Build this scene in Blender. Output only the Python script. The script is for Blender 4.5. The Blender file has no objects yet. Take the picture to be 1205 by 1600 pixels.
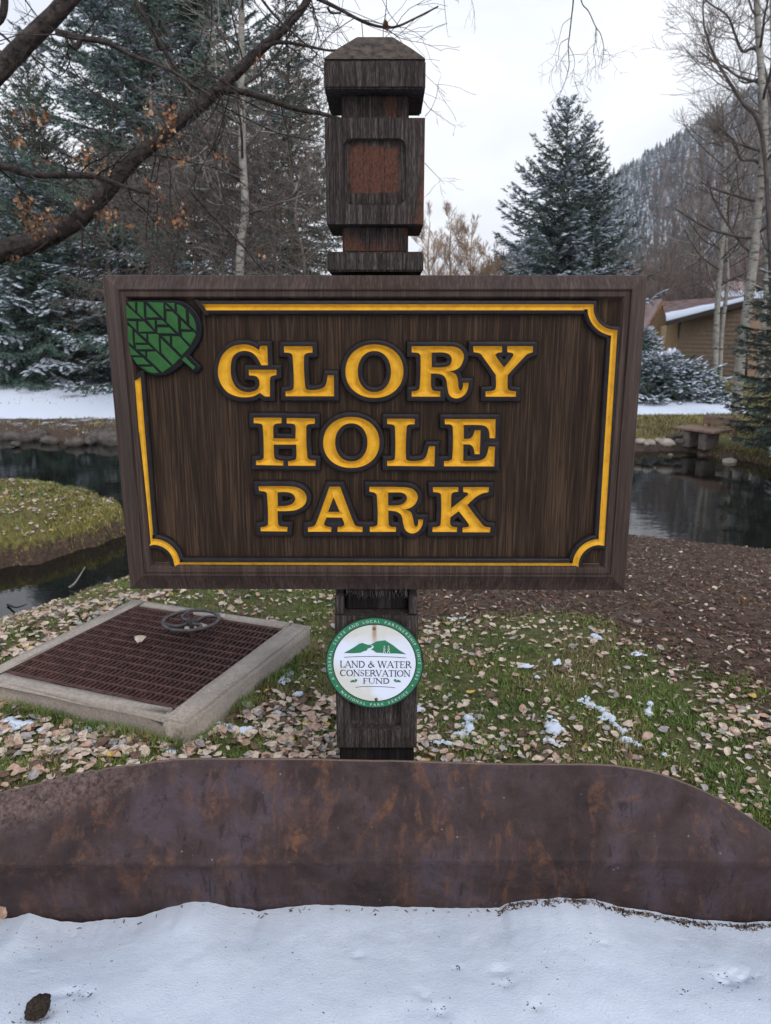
import bpy, bmesh, math, random
import numpy as np
from mathutils import Vector, Matrix, noise as mnoise

sc = bpy.context.scene
COL = sc.collection
R = math.radians
# ------------------------------------------------------------------ camera, sky, sun, exposure
CAM_Z = 1.5; PITCH = R(13.4); FPX = 1155.0; CXP = 602.5; CYP = 800.0
cd = bpy.data.cameras.new('camera'); cam = bpy.data.objects.new('camera', cd); COL.objects.link(cam)
cam.location = (0, 0, CAM_Z); cam.rotation_euler = (R(90) - PITCH, 0, 0)
cd.sensor_fit = 'VERTICAL'; cd.sensor_height = 24; cd.lens = FPX / 1600 * 24
cd.clip_start = 0.05; cd.clip_end = 5000
cd.dof.use_dof = True; cd.dof.focus_distance = 1.92; cd.dof.aperture_fstop = 4.6
sc.camera = cam

world = bpy.data.worlds.new('World'); sc.world = world; world.use_nodes = True
wn, wl = world.node_tree.nodes, world.node_tree.links
for n in list(wn): wn.remove(n)
SUN_EL, SUN_ROT = R(42), R(205)
w_out = wn.new('ShaderNodeOutputWorld'); w_bg = wn.new('ShaderNodeBackground'); w_bg.inputs['Strength'].default_value = 0.1
w_sky = wn.new('ShaderNodeTexSky'); w_sky.sky_type = 'NISHITA'; w_sky.sun_disc = False
w_sky.sun_elevation = SUN_EL; w_sky.sun_rotation = SUN_ROT; w_sky.air_density = 1.2; w_sky.dust_density = 2.0
w_tc = wn.new('ShaderNodeTexCoord'); w_map = wn.new('ShaderNodeMapping'); w_map.inputs['Scale'].default_value = (1.3, 1.3, 3.2)
w_no = wn.new('ShaderNodeTexNoise'); w_no.inputs['Scale'].default_value = 1.7; w_no.inputs['Detail'].default_value = 6; w_no.inputs['Roughness'].default_value = .5
w_no.inputs['Distortion'].default_value = .4
w_rp = wn.new('ShaderNodeValToRGB')                       # cloud deck: pale grey folds and brighter thin places
w_rp.color_ramp.elements[0].position = .38; w_rp.color_ramp.elements[0].color = (5.9, 6.15, 6.75, 1)
w_rp.color_ramp.elements[1].position = .62; w_rp.color_ramp.elements[1].color = (7.9, 7.95, 8.1, 1)
w_sep = wn.new('ShaderNodeSeparateXYZ'); w_zr = wn.new('ShaderNodeMapRange')
w_zr.inputs['From Min'].default_value = .25; w_zr.inputs['From Max'].default_value = 1.0
w_zr.inputs['To Min'].default_value = 0; w_zr.inputs['To Max'].default_value = 1
w_zen = wn.new('ShaderNodeMix'); w_zen.data_type = 'RGBA'; w_zen.blend_type = 'MULTIPLY'
w_zen.inputs[7].default_value = (.70, .79, .95, 1)         # overhead sky dimmed and cooled to darken snow and upward faces
w_mix = wn.new('ShaderNodeMix'); w_mix.data_type = 'RGBA'; w_mix.inputs[0].default_value = .93
wl.new(w_tc.outputs['Generated'], w_map.inputs[0]); wl.new(w_map.outputs[0], w_no.inputs['Vector'])
wl.new(w_no.outputs[0], w_rp.inputs[0]); wl.new(w_tc.outputs['Generated'], w_sep.inputs[0])
wl.new(w_sep.outputs[2], w_zr.inputs[0]); wl.new(w_zr.outputs[0], w_zen.inputs[0]); wl.new(w_rp.outputs[0], w_zen.inputs[6])
wl.new(w_sky.outputs[0], w_mix.inputs[6]); wl.new(w_zen.outputs[2], w_mix.inputs[7])
wl.new(w_mix.outputs[2], w_bg.inputs[0]); wl.new(w_bg.outputs[0], w_out.inputs[0])

sd = bpy.data.lights.new('sun', 'SUN'); sun = bpy.data.objects.new('sun', sd); COL.objects.link(sun)
sd.energy = 1.1; sd.angle = R(30); sd.color = (1, .97, .93)
sun.rotation_euler = (R(90) - SUN_EL, 0, R(25))           # high and from behind the camera, veiled by cloud
sc.view_settings.view_transform = 'Standard'; sc.view_settings.look = 'None'
sc.view_settings.exposure = 0.75; sc.view_settings.gamma = 1; sc.view_settings.use_curve_mapping = False
sc.cycles.max_bounces = 6; sc.cycles.diffuse_bounces = 3; sc.cycles.glossy_bounces = 3; sc.cycles.use_denoising = True

# ------------------------------------------------------------------ picture -> place
SP, CP = math.sin(PITCH), math.cos(PITCH)
def ray(px, py):
    a, b = (px - CXP) / FPX, -(py - CYP) / FPX
    return a, CP + b * SP, -SP + b * CP
def P(px, py, Y):
    a, b, c = ray(px, py); k = Y / b
    return Vector((a * k, Y, CAM_Z + c * k))
def G(px, py, z):
    a, b, c = ray(px, py); k = (z - CAM_Z) / c
    return Vector((a * k, b * k, z))
def Pn(px, py, Y):
    px = np.asarray(px, float); py = np.asarray(py, float)
    a, b0 = (px - CXP) / FPX, -(py - CYP) / FPX
    b, c = CP + b0 * SP, -SP + b0 * CP
    return a * Y / b, CAM_Z + c * Y / b

# ------------------------------------------------------------------ object helpers
def tag(o, label=None, cat=None, group=None, kind=None):
    if label: o['label'] = label
    if cat: o['category'] = cat
    if group: o['group'] = group
    if kind: o['kind'] = kind
    return o
def link(name, data, parent=None, loc=None):
    o = bpy.data.objects.new(name, data); COL.objects.link(o)
    if loc is not None: o.location = loc
    if parent: o.parent = parent
    return o
def thing(name, label, cat, loc=(0, 0, 0), group=None, rz=0):
    o = link(name, None, loc=loc); o.rotation_euler.z = rz; o.empty_display_size = .05
    return tag(o, label, cat, group)
def fmesh(name, V, T, mats, smooth=False, midx=None, attr=None):
    """fast mesh from numpy vertices and an (n,3) or (n,4) face array"""
    V = np.asarray(V, np.float32); T = np.asarray(T, np.int32)
    me = bpy.data.meshes.new(name); n, k = T.shape
    me.vertices.add(len(V)); me.vertices.foreach_set('co', V.ravel())
    me.loops.add(n * k); me.loops.foreach_set('vertex_index', T.ravel())
    me.polygons.add(n); me.polygons.foreach_set('loop_start', np.arange(0, n * k, k, dtype=np.int32))
    me.polygons.foreach_set('loop_total', np.full(n, k, np.int32))
    if not isinstance(mats, (list, tuple)): mats = [mats]
    for m in mats: me.materials.append(m)
    if midx is not None: me.polygons.foreach_set('material_index', np.asarray(midx, np.int32))
    if smooth: me.polygons.foreach_set('use_smooth', np.ones(n, bool))
    if attr is not None:
        for an, av in attr.items():
            a = me.attributes.new(an, 'FLOAT_COLOR', 'POINT')
            c = np.ones((len(V), 4), np.float32); c[:, :av.shape[1]] = av
            a.data.foreach_set('color', c.ravel())
    me.update(calc_edges=True); me.validate()
    return me
def pmesh(name, V, F, mat, smooth=False):
    me = bpy.data.meshes.new(name); me.from_pydata([tuple(v) for v in V], [], [tuple(f) for f in F])
    for m in (mat if isinstance(mat, (list, tuple)) else [mat]): me.materials.append(m)
    if smooth: me.polygons.foreach_set('use_smooth', [True] * len(me.polygons))
    me.update(); return me
def bm_mesh(name, bm, mat, smooth=False):
    me = bpy.data.meshes.new(name); bmesh.ops.recalc_face_normals(bm, faces=bm.faces); bm.to_mesh(me); bm.free()
    for m in (mat if isinstance(mat, (list, tuple)) else [mat]): me.materials.append(m)
    if smooth: me.polygons.foreach_set('use_smooth', [True] * len(me.polygons))
    return me
def box_bm(x0, x1, y0, y1, z0, z1, bev=0, seg=2, bm=None):
    new = bm is None
    b = bmesh.new()
    r = bmesh.ops.create_cube(b, size=1)
    for v in b.verts:
        v.co = Vector(((x0 + x1) / 2 + v.co.x * (x1 - x0), (y0 + y1) / 2 + v.co.y * (y1 - y0), (z0 + z1) / 2 + v.co.z * (z1 - z0)))
    if bev: bmesh.ops.bevel(b, geom=b.edges[:] + b.verts[:], offset=bev, segments=seg, affect='EDGES', profile=.5)
    if new: return b
    me = bpy.data.meshes.new('tmp'); b.to_mesh(me); b.free(); bm.from_mesh(me); bpy.data.meshes.remove(me)
    return bm
class Tubes:
    def __init__(s): s.V = []; s.F = []; s.n = 0
    def add(s, pts, rad, sides=5, cap=True):
        pts = np.asarray(pts, float); rad = np.asarray(rad, float); n = len(pts)
        if n < 2: return
        t = np.gradient(pts, axis=0); t /= np.linalg.norm(t, axis=1)[:, None] + 1e-9
        ref = np.array([0, 0, 1.]) if abs(t[:, 2]).mean() < .8 else np.array([1., 0, 0])
        u = np.cross(t, ref); u /= np.linalg.norm(u, axis=1)[:, None] + 1e-9
        w = np.cross(t, u)
        a = np.arange(sides) * 2 * np.pi / sides
        ring = pts[:, None, :] + rad[:, None, None] * (np.cos(a)[None, :, None] * u[:, None, :] + np.sin(a)[None, :, None] * w[:, None, :])
        s.V.append(ring.reshape(-1, 3))
        i = np.arange(n - 1)[:, None] * sides; j = np.arange(sides)[None, :]; j2 = (j + 1) % sides
        f = np.stack([i + j, i + j2, i + sides + j2, i + sides + j], -1).reshape(-1, 4) + s.n
        s.F.append(f); s.n += n * sides
    def mesh(s, name, mat, smooth=True):
        return fmesh(name, np.concatenate(s.V), np.concatenate(s.F), mat, smooth)
def spline(pts, n=8):
    """Catmull-Rom through the points, n samples per span"""
    p = np.asarray(pts, float); q = np.vstack([2 * p[0] - p[1], p, 2 * p[-1] - p[-2]]); out = []
    for i in range(1, len(q) - 2):
        for t in np.arange(n) / n:
            out.append(.5 * (2 * q[i] + (q[i + 1] - q[i - 1]) * t + (2 * q[i - 1] - 5 * q[i] + 4 * q[i + 1] - q[i + 2]) * t * t + (3 * q[i] - q[i - 1] - 3 * q[i + 1] + q[i + 2]) * t ** 3))
    out.append(p[-1]); return np.array(out)
# value noise on arrays
def _h(ix, iy, s):
    n = (ix * 374761393 + iy * 668265263 + s * 1442695041) & 0x7fffffff
    n = ((n ^ (n >> 13)) * 1274126177) & 0x7fffffff
    return ((n ^ (n >> 16)) & 0xffff) / 65535.0
def vn(x, y, s=0):
    x = np.asarray(x, float); y = np.asarray(y, float)
    ix = np.floor(x).astype(np.int64); iy = np.floor(y).astype(np.int64); fx = x - ix; fy = y - iy
    fx = fx * fx * (3 - 2 * fx); fy = fy * fy * (3 - 2 * fy)
    return (_h(ix, iy, s) * (1 - fx) + _h(ix + 1, iy, s) * fx) * (1 - fy) + (_h(ix, iy + 1, s) * (1 - fx) + _h(ix + 1, iy + 1, s) * fx) * fy
def fbm(x, y, s=0, o=4):
    r = 0; a = .5; t = 0
    for k in range(o):
        r = r + a * vn(x, y, s + k * 7); t += a; a *= .5; x = x * 2.03 + 5.1; y = y * 2.03 + 3.7
    return r / t
def sstep(a, b, x):
    t = np.clip((x - a) / (b - a), 0, 1); return t * t * (3 - 2 * t)

# ------------------------------------------------------------------ materials
class NT:
    def __init__(s, name):
        s.m = bpy.data.materials.new(name); s.m.use_nodes = True; s.t = s.m.node_tree; s.N = s.t.nodes; s.L = s.t.links
        s.b = s.N['Principled BSDF']
    def new(s, k, **kw):
        n = s.N.new(k)
        for a, v in kw.items():
            if a in ('Scale', 'Detail', 'Roughness', 'Distortion', 'W', 'Randomness'): n.inputs[a].default_value = v
            else: setattr(n, a, v)
        return n
    def coord(s, scale=(1, 1, 1), kind='Object', rot=(0, 0, 0)):
        if kind == 'World': tc = s.N.new('ShaderNodeNewGeometry'); o = tc.outputs['Position']
        else: tc = s.N.new('ShaderNodeTexCoord'); o = tc.outputs[kind]
        m = s.N.new('ShaderNodeMapping'); m.inputs['Scale'].default_value = scale; m.inputs['Rotation'].default_value = rot
        s.L.new(o, m.inputs[0]); return m.outputs[0]
    def noise(s, v, sc_, det=4, ro=.55, dist=0):
        n = s.new('ShaderNodeTexNoise', Scale=sc_, Detail=det, Roughness=ro, Distortion=dist); s.L.new(v, n.inputs['Vector']); return n.outputs[0]
    def ramp(s, f, stops, interp='LINEAR'):
        r = s.N.new('ShaderNodeValToRGB'); r.color_ramp.interpolation = interp; e = r.color_ramp.elements
        while len(e) < len(stops): e.new(.5)
        for el, (p, c) in zip(e, stops):
            el.position = p; el.color = (*c, 1) if len(c) == 3 else c
        s.L.new(f, r.inputs[0]); return r.outputs[0]
    def mask(s, f, a, b):
        r = s.N.new('ShaderNodeMapRange'); r.inputs[1].default_value = a; r.inputs[2].default_value = b; s.L.new(f, r.inputs[0]); return r.outputs[0]
    def mix(s, f, a, b, mode='MIX'):
        x = s.N.new('ShaderNodeMix'); x.data_type = 'RGBA'; x.blend_type = mode
        for i, v in ((0, f), (6, a), (7, b)):
            if isinstance(v, (int, float)): x.inputs[i].default_value = v
            elif isinstance(v, tuple): x.inputs[i].default_value = (*v, 1)
            else: s.L.new(v, x.inputs[i])
        return x.outputs[2]
    def math(s, op, a, b=0):
        x = s.N.new('ShaderNodeMath'); x.operation = op
        for i, v in ((0, a), (1, b)):
            if isinstance(v, (int, float)): x.inputs[i].default_value = v
            else: s.L.new(v, x.inputs[i])
        return x.outputs[0]
    def col(s, c):
        if isinstance(c, tuple): s.b.inputs['Base Color'].default_value = (*c, 1)
        else: s.L.new(c, s.b.inputs['Base Color'])
        return s
    def rough(s, v):
        if isinstance(v, (int, float)): s.b.inputs['Roughness'].default_value = v
        else: s.L.new(v, s.b.inputs['Roughness'])
        return s
    def spec(s, v): s.b.inputs['Specular IOR Level'].default_value = v; return s
    def bump(s, h, strength=.5, dist=.002):
        b = s.N.new('ShaderNodeBump'); b.inputs['Strength'].default_value = strength; b.inputs['Distance'].default_value = dist
        s.L.new(h, b.inputs['Height']); s.L.new(b.outputs[0], s.b.inputs['Normal']); return s
    def attr(s, name):
        a = s.N.new('ShaderNodeAttribute'); a.attribute_name = name; return a
    def rnd(s): return s.N.new('ShaderNodeObjectInfo').outputs['Random']

def m_signwood(name, dark, mid, light, gr=1.0, sp=.13, ro=(.5, .75)):
    t = NT(name); v = t.coord((230, 40, 5), 'World'); v2 = t.coord((34, 10, 1.5), 'World'); v3 = t.coord((420, 60, 9), 'World')
    g = t.noise(v, 1, 6, .65, .5); b = t.noise(v2, 1, 3, .5, .6); f = t.noise(v3, 1, 3, .6)
    s = t.math('ADD', t.math('MULTIPLY', g, .72), t.math('MULTIPLY', b, .28)); s = t.math('ADD', t.math('MULTIPLY', s, .75), t.math('MULTIPLY', f, .25))
    c = t.ramp(s, [(.36, dark), (.5, mid), (.63, light)])
    t.col(c).rough(t.ramp(f, [(.3, (ro[0],) * 3), (.7, (ro[1],) * 3)])).spec(sp)
    t.bump(t.math('ADD', g, f), .55 * gr, .0022); return t.m
M = {}
M['sign_field'] = m_signwood('sandblasted_brown_wood', (.0075, .0042, .0028), (.025, .0142, .0085), (.075, .045, .026), 1.5)
M['sign_frame'] = m_signwood('stained_frame_wood', (.017, .0105, .0082), (.040, .0248, .0190), (.088, .058, .045), .6, .2, (.40, .58))
def m_paint(name, c, c2, rough=.45, bs=.25):
    t = NT(name); v = t.coord((1, 1, 1), 'World'); n = t.noise(v, 45, 4, .6); f = t.noise(v, 420, 3, .6)
    k = t.noise(t.coord((210, 60, 14), 'World'), 1, 5, .7); base = t.mix(t.mask(n, .35, .7), c, c2)
    base = t.mix(t.math('MULTIPLY', t.mask(k, .56, .68), .30), base, tuple(q * .45 for q in c2))          # worn streaks along the grain
    base = t.mix(t.math('MULTIPLY', t.mask(t.math('ADD', f, t.math('MULTIPLY', n, .4)), .86, .93), .7), base, (.035, .022, .015))   # tiny chips
    t.col(base).rough(rough).spec(.18).bump(f, bs, .0012); return t.m
M['yellow'] = m_paint('yellow_enamel', (.66, .355, .024), (.52, .265, .017), .45, .4)
M['black'] = m_paint('black_band_paint', (.0105, .0078, .0085), (.019, .0145, .0155), .42, .6)
M['leafgreen'] = m_paint('green_enamel', (.018, .078, .019), (.025, .098, .026), .4)
M['emblack'] = m_paint('black_emblem_paint', (.003, .0035, .0045), (.007, .007, .009), .5)

def m_post():
    t = NT('weathered_post_timber'); v = t.coord((150, 150, 6), 'World'); v1 = t.coord((1, 1, .7), 'World'); vf = t.coord((320, 320, 60), 'World')
    g = t.noise(v, 1, 6, .7, .6); f = t.noise(vf, 1, 4, .7); big = t.noise(v1, 9, 5, .6, .8)
    base = t.ramp(t.math('ADD', t.math('MULTIPLY', g, .6), t.math('MULTIPLY', f, .4)), [(.34, (.009, .0068, .0064)), (.5, (.036, .0275, .0255)), (.66, (.120, .099, .093))])
    orange = t.ramp(t.noise(t.coord((260, 260, 150), 'World'), 1, 4, .7), [(.30, (.034, .018, .014)), (.48, (.080, .036, .025)), (.70, (.125, .056, .037))])
    a = t.attr('worn')      # where the dark stain has worn off
    sepn = t.N.new('ShaderNodeSeparateColor'); t.L.new(a.outputs['Color'], sepn.inputs[0])
    wm = t.math('ADD', sepn.outputs[0], t.math('MULTIPLY', t.math('SUBTRACT', t.math('ADD', big, t.math('MULTIPLY', f, .35)), .68), 1.6))
    wm = t.mask(wm, .38, .62)
    t.col(t.mix(wm, base, orange)).rough(.8).spec(.12)
    crack = t.noise(t.coord((55, 55, 1.4), 'World'), 1, 2, .5, .3)
    ck = t.math('ABSOLUTE', t.math('SUBTRACT', crack, .5)); ck = t.mask(ck, 0, .012)
    t.bump(t.math('ADD', t.math('ADD', g, f), t.math('MULTIPLY', ck, .9)), 1.0, .0030)
    return t.m
M['post'] = m_post()
M['post_dark'] = m_signwood('shade_dark_timber', (.006, .005, .005), (.014, .012, .012), (.045, .04, .038), 2)  # darker timber colour stands in for shade in notches and behind the sign
M['splinter'] = m_signwood('raw_splintered_wood', (.02, .015, .012), (.07, .055, .05), (.2, .17, .15), 2)
def m_rust():
    t = NT('rusted_steel_plate'); w = t.coord((1, 1, 1), 'World'); streak = t.coord((5.5, 5.5, 1.3), 'World')
    big = t.noise(w, 3.4, 6, .62, .8); st = t.noise(streak, 1.9, 6, .68, 1.3); fine = t.noise(w, 75, 5, .75); pit = t.noise(w, 260, 3, .7); mid = t.noise(w, 16, 5, .65, .6)
    base = t.ramp(t.math('ADD', t.math('MULTIPLY', big, .7), t.math('MULTIPLY', mid, .3)), [(.36, (.020, .0115, .0110)), (.45, (.038, .0225, .0215)), (.53, (.052, .0335, .0345)), (.60, (.066, .048, .058)), (.68, (.050, .026, .0215))])
    base = t.mix(t.math('MULTIPLY', t.mask(fine, .50, .72), .5), base, (.034, .026, .030))
    om = t.math('MULTIPLY', t.mask(st, .52, .70), t.mask(t.math('ADD', fine, t.math('MULTIPLY', mid, .8)), .78, 1.02))
    c = t.mix(t.math('MULTIPLY', om, .80), base, (.165, .070, .032))
    dn = t.noise(t.coord((38, 38, 1.6), 'World'), 1, 4, .7, .4); drip = t.math('MULTIPLY', t.mask(dn, .54, .66), t.mask(t.noise(w, 5, 3, .6), .42, .58))
    c = t.mix(t.math('MULTIPLY', drip, .62), c, (.125, .060, .034)); dk = t.math('MULTIPLY', t.mask(dn, .44, .36), t.mask(big, .42, .56)); c = t.mix(t.math('MULTIPLY', dk, .6), c, (.014, .009, .009))
    sc2 = t.noise(t.coord((9, 9, 90), 'World', (0, .35, 0)), 1, 3, .6, .6); c = t.mix(t.math('MULTIPLY', t.mask(sc2, .68, .73), .16), c, (.13, .10, .10))
    rim = t.attr('edge'); s3 = t.N.new('ShaderNodeSeparateColor'); t.L.new(rim.outputs['Color'], s3.inputs[0])
    rough_rust = t.mask(t.math('ADD', s3.outputs[1], t.math('MULTIPLY', t.math('SUBTRACT', mid, .5), 1.1)), .35, .75)
    flake = t.ramp(fine, [(.38, (.035, .021, .018)), (.62, (.15, .10, .088))])
    c = t.mix(rough_rust, c, flake)
    c = t.mix(t.mask(t.math('ADD', s3.outputs[0], t.math('MULTIPLY', t.math('SUBTRACT', fine, .5), .6)), .6, 1.0), c, (.17, .115, .092))  # top edge coloured paler, like light caught along the rim
    dots = t.new('ShaderNodeTexVoronoi', Scale=26); t.L.new(w, dots.inputs['Vector'])
    dm = t.math('MULTIPLY', t.mask(dots.outputs['Distance'], .09, .05), t.mask(t.noise(w, 9, 2), .55, .62))
    c = t.mix(t.math('MULTIPLY', dm, .55), c, (.25, .22, .23))
    t.col(c).rough(t.ramp(big, [(.35, (.52,) * 3), (.65, (.72,) * 3)])).spec(.2)
    t.bump(t.math('ADD', t.math('ADD', t.math('MULTIPLY', fine, 1.1), pit), t.math('MULTIPLY', mid, 1.6)), .85, .0032); return t.m
M['rust'] = m_rust()
def m_snow(name='settled_snow', dirt=True):
    t = NT(name); w = t.coord((1, 1, 1), 'World'); n = t.noise(w, 9, 5, .6); f = t.noise(w, 160, 4, .7)
    c = t.mix(t.mask(n, .3, .7), (.52, .57, .66), (.59, .635, .71))
    if dirt:
        d = t.math('MULTIPLY', t.mask(t.noise(w, 4.2, 3, .6), .58, .72), t.mask(t.noise(w, 60, 4, .8), .60, .70))
        c = t.mix(t.math('MULTIPLY', d, .55), c, (.25, .25, .26))
        d2 = t.mask(t.noise(w, 190, 2, .5), .76, .80); c = t.mix(t.math('MULTIPLY', d2, .45), c, (.16, .15, .14))
    t.col(c).rough(.62).spec(.25)
    t.b.inputs['Subsurface Weight'].default_value = 0
    g = t.noise(w, 420, 2, .7); t.bump(t.math('ADD', t.math('ADD', n, t.math('MULTIPLY', f, .5)), t.math('MULTIPLY', g, .3)), .75, .007); return t.m
M['snow'] = m_snow()
M['snow_tree'] = m_snow('snow_on_branches', False)
def m_ground():
    t = NT('ground_cover'); w = t.coord((1, 1, 1), 'World')
    n1 = t.noise(w, 2.2, 5, .6); n2 = t.noise(w, 22, 5, .7); n3 = t.noise(w, 120, 4, .75)
    a = t.attr('cover'); s = t.N.new('ShaderNodeSeparateColor'); t.L.new(a.outputs['Color'], s.inputs[0])
    soil = t.ramp(t.math('ADD', t.math('MULTIPLY', n2, .5), t.math('MULTIPLY', n3, .5)), [(.36, (.026, .0165, .012)), (.5, (.068, .044, .032)), (.64, (.14, .096, .073))])
    grass = t.ramp(t.math('ADD', t.math('MULTIPLY', n2, .55), t.math('MULTIPLY', n3, .45)), [(.36, (.028, .032, .011)), (.52, (.080, .085, .026)), (.66, (.17, .155, .06))])
    gold = t.ramp(t.math('ADD', t.math('MULTIPLY', n2, .6), t.math('MULTIPLY', n3, .4)), [(.36, (.06, .045, .015)), (.55, (.19, .155, .045)), (.68, (.30, .25, .085))])
    gg = t.mix(s.outputs[1], grass, gold)
    gm = t.mask(t.math('ADD', s.outputs[0], t.math('MULTIPLY', t.math('SUBTRACT', n2, .5), 1.4)), .35, .6)
    c = t.mix(gm, soil, gg)
    sm = t.mask(t.math('ADD', s.outputs[2], t.math('MULTIPLY', t.math('SUBTRACT', t.math('ADD', t.math('MULTIPLY', n1, .5), t.math('MULTIPLY', n2, .5)), .5), 2.2)), .42, .58)
    c = t.mix(sm, c, (.66, .71, .80))
    t.col(c).rough(.85).spec(.2).bump(t.math('ADD', n2, t.math('MULTIPLY', n3, .6)), .8, .012); return t.m
M['ground'] = m_ground()
def m_water():
    t = NT('dark_pond_water'); w = t.coord((1, 2.2, 1), 'World'); n = t.noise(w, 2.6, 3, .5, .6); n2 = t.noise(w, 11, 2, .5)
    t.col((.006, .0065, .005)).rough(.035).spec(.5); t.b.inputs['IOR'].default_value = 1.333
    t.bump(t.math('ADD', n, t.math('MULTIPLY', n2, .18)), .075, .018); return t.m
M['water'] = m_water()
def m_plain(name, c, c2=None, rough=.7, sc_=30, spec=.3, bump=.4, bd=.003, stretch=(1, 1, 1), kind='Object'):
    t = NT(name); v = t.coord(stretch, kind); n = t.noise(v, sc_, 5, .65)
    t.col(t.ramp(n, [(.34, c), (.66, c2 or c)])).rough(rough).spec(spec).bump(n, bump, bd); return t.m
def m_needles(name, a, b, c):
    t = NT(name); w = t.coord((1, 1, 1), 'World'); n = t.noise(w, 1.6, 4, .65); n2 = t.noise(w, 12, 3, .7)
    t.col(t.ramp(t.math('ADD', t.math('MULTIPLY', n, .5), t.math('MULTIPLY', n2, .5)), [(.36, a), (.5, b), (.63, c)])).rough(.7).spec(.2); return t.m
M['needle_blue'] = m_needles('blue_spruce_needles', (.032, .054, .042), (.070, .112, .088), (.12, .17, .138))
M['needle_dark'] = m_needles('dark_green_spruce_needles', (.026, .041, .035), (.060, .086, .072), (.11, .142, .12))
M['needle_green'] = m_needles('green_spruce_needles', (.036, .048, .032), (.072, .090, .060), (.12, .135, .095))
M['needle_far'] = m_needles('distant_conifer_needles', (.028, .038, .042), (.055, .068, .075), (.12, .135, .15))
M['bark'] = m_plain('furrowed_dark_bark', (.014, .0105, .010), (.075, .058, .053), .85, 17, .2, 1.0, .03, (1, 1, 1), 'World')
M['bark_grey'] = m_plain('grey_brown_bark', (.045, .036, .033), (.12, .10, .092), .85, 14, .2, .8, .01, (1, 1, .4), 'World')
M['twig'] = m_plain('grey_brown_twigs', (.085, .068, .060), (.20, .165, .145), .85, 3, .2, .2, .004, (1, 1, 1), 'World')
M['twig_pale'] = m_plain('pale_aspen_twigs', (.15, .135, .115), (.30, .27, .235), .85, 5, .2, .2, .004, (1, 1, 1), 'World')
M['twig_red'] = m_plain('reddish_brush_twigs', (.075, .052, .048), (.17, .13, .12), .9, .6, .1, .1, .004, (1, 1, 1), 'World')
M['twig_gold'] = m_plain('tawny_willow_twigs', (.20, .13, .085), (.36, .25, .17), .9, .4, .1, .1, .004, (1, 1, 1), 'World')
def m_aspen():
    t = NT('pale_aspen_bark'); v = t.coord((3, 3, 9), 'World'); n = t.noise(v, 1.6, 4, .6); n2 = t.noise(t.coord((1, 1, 1), 'World'), 9, 4, .7)
    c = t.ramp(n2, [(.3, (.17, .158, .14)), (.7, (.33, .31, .275))])
    t.col(t.mix(t.mask(n, .54, .64), c, (.05, .042, .036))).rough(.75).bump(n2, .4, .006); return t.m
M['aspen'] = m_aspen()
M['concrete'] = (lambda t: (t.col(t.mix(t.mask(t.noise(t.coord((1, 1, 1), 'World'), 5, 5, .7), .46, .70),
    t.ramp(t.noise(t.coord((1, 1, 1), 'World'), 90, 5, .75), [(.32, (.22, .185, .155)), (.6, (.37, .32, .27)), (.75, (.46, .40, .345))]), (.24, .205, .175)))
    .rough(.88).spec(.2).bump(t.noise(t.coord((1, 1, 1), 'World'), 120, 5, .8), .7, .003), t.m)[1])(NT('stained_concrete'))
M['grate'] = m_plain('rusted_grate_steel', (.034, .017, .015), (.115, .055, .045), .7, 25, .35, .6, .002, (1, 1, 1), 'World')
M['iron'] = m_plain('grey_cast_iron', (.026, .022, .022), (.085, .076, .076), .5, 30, .5, .4, .001, (1, 1, 1), 'World')
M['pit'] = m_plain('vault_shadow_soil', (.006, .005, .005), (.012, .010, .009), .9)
# ================================================================== terrain and water
WL = -0.65
def seg_sd(X, Y, poly):
    """signed distance (positive inside) from points to a closed polygon, numpy"""
    p = np.asarray(poly, float); q = np.roll(p, -1, axis=0); d = np.full(X.shape, 1e9); ins = np.zeros(X.shape, bool)
    for (ax, ay), (bx, by) in zip(p, q):
        ex, ey = bx - ax, by - ay; L = ex * ex + ey * ey + 1e-12
        t = np.clip(((X - ax) * ex + (Y - ay) * ey) / L, 0, 1)
        d = np.minimum(d, (X - ax - t * ex) ** 2 + (Y - ay - t * ey) ** 2)
        if ay != by:
            c = ((ay > Y) != (by > Y)) & (X < (bx - ax) * (Y - ay) / (by - ay) + ax); ins ^= c
    d = np.sqrt(d); return np.where(ins, d, -d)
def gp(lst, z): return [tuple(G(x, y, z)[:2]) for x, y in lst]
NEAR = [(-60, 1.0), (-9, 3.2)] + gp([(-200, 1030), (0, 984), (60, 962), (130, 934), (205, 910), (330, 885), (520, 862), (740, 848), (980, 843), (1100, 857), (1205, 867), (1400, 880)], WL) + [(14, 8.5), (60, 7), (60, -60), (-60, -60)]
SPIT = gp([(-300, 905), (0, 890), (55, 880), (115, 866), (150, 852), (188, 836), (205, 812)], WL) + gp([(204, 785), (190, 776), (150, 763), (110, 753), (60, 746), (0, 743), (-300, 735)], WL + .30)
FAR = [(-300, 13.0), (-20, 15.2)] + gp([(0, 684), (60, 686), (120, 692), (200, 691), (400, 690), (700, 700), (900, 705), (990, 706), (1060, 704), (1110, 714), (1150, 719), (1205, 730), (1290, 742)], WL) + [(16, 12.5), (300, 14), (300, 3000), (-300, 3000)]
MULCH = gp([(560, 962), (640, 962), (745, 948), (860, 930), (960, 962), (1010, 1030), (1080, 1050), (1205, 1112), (1500, 1200)], .1) + [(14, 3), (14, 11), (-.5, 11)]
def landfields(X, Y):
    wob = (fbm(X * 2.2, Y * 2.2, 3) - .5) * .28
    a = seg_sd(X, Y, NEAR) + wob * .7; w2 = (fbm(X * 7, Y * 7, 6) - .5) * .22; b = seg_sd(X, Y, SPIT) + wob * .5 + w2; c = seg_sd(X, Y, FAR) + wob + w2 * 1.6
    return a, b, c
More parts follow.
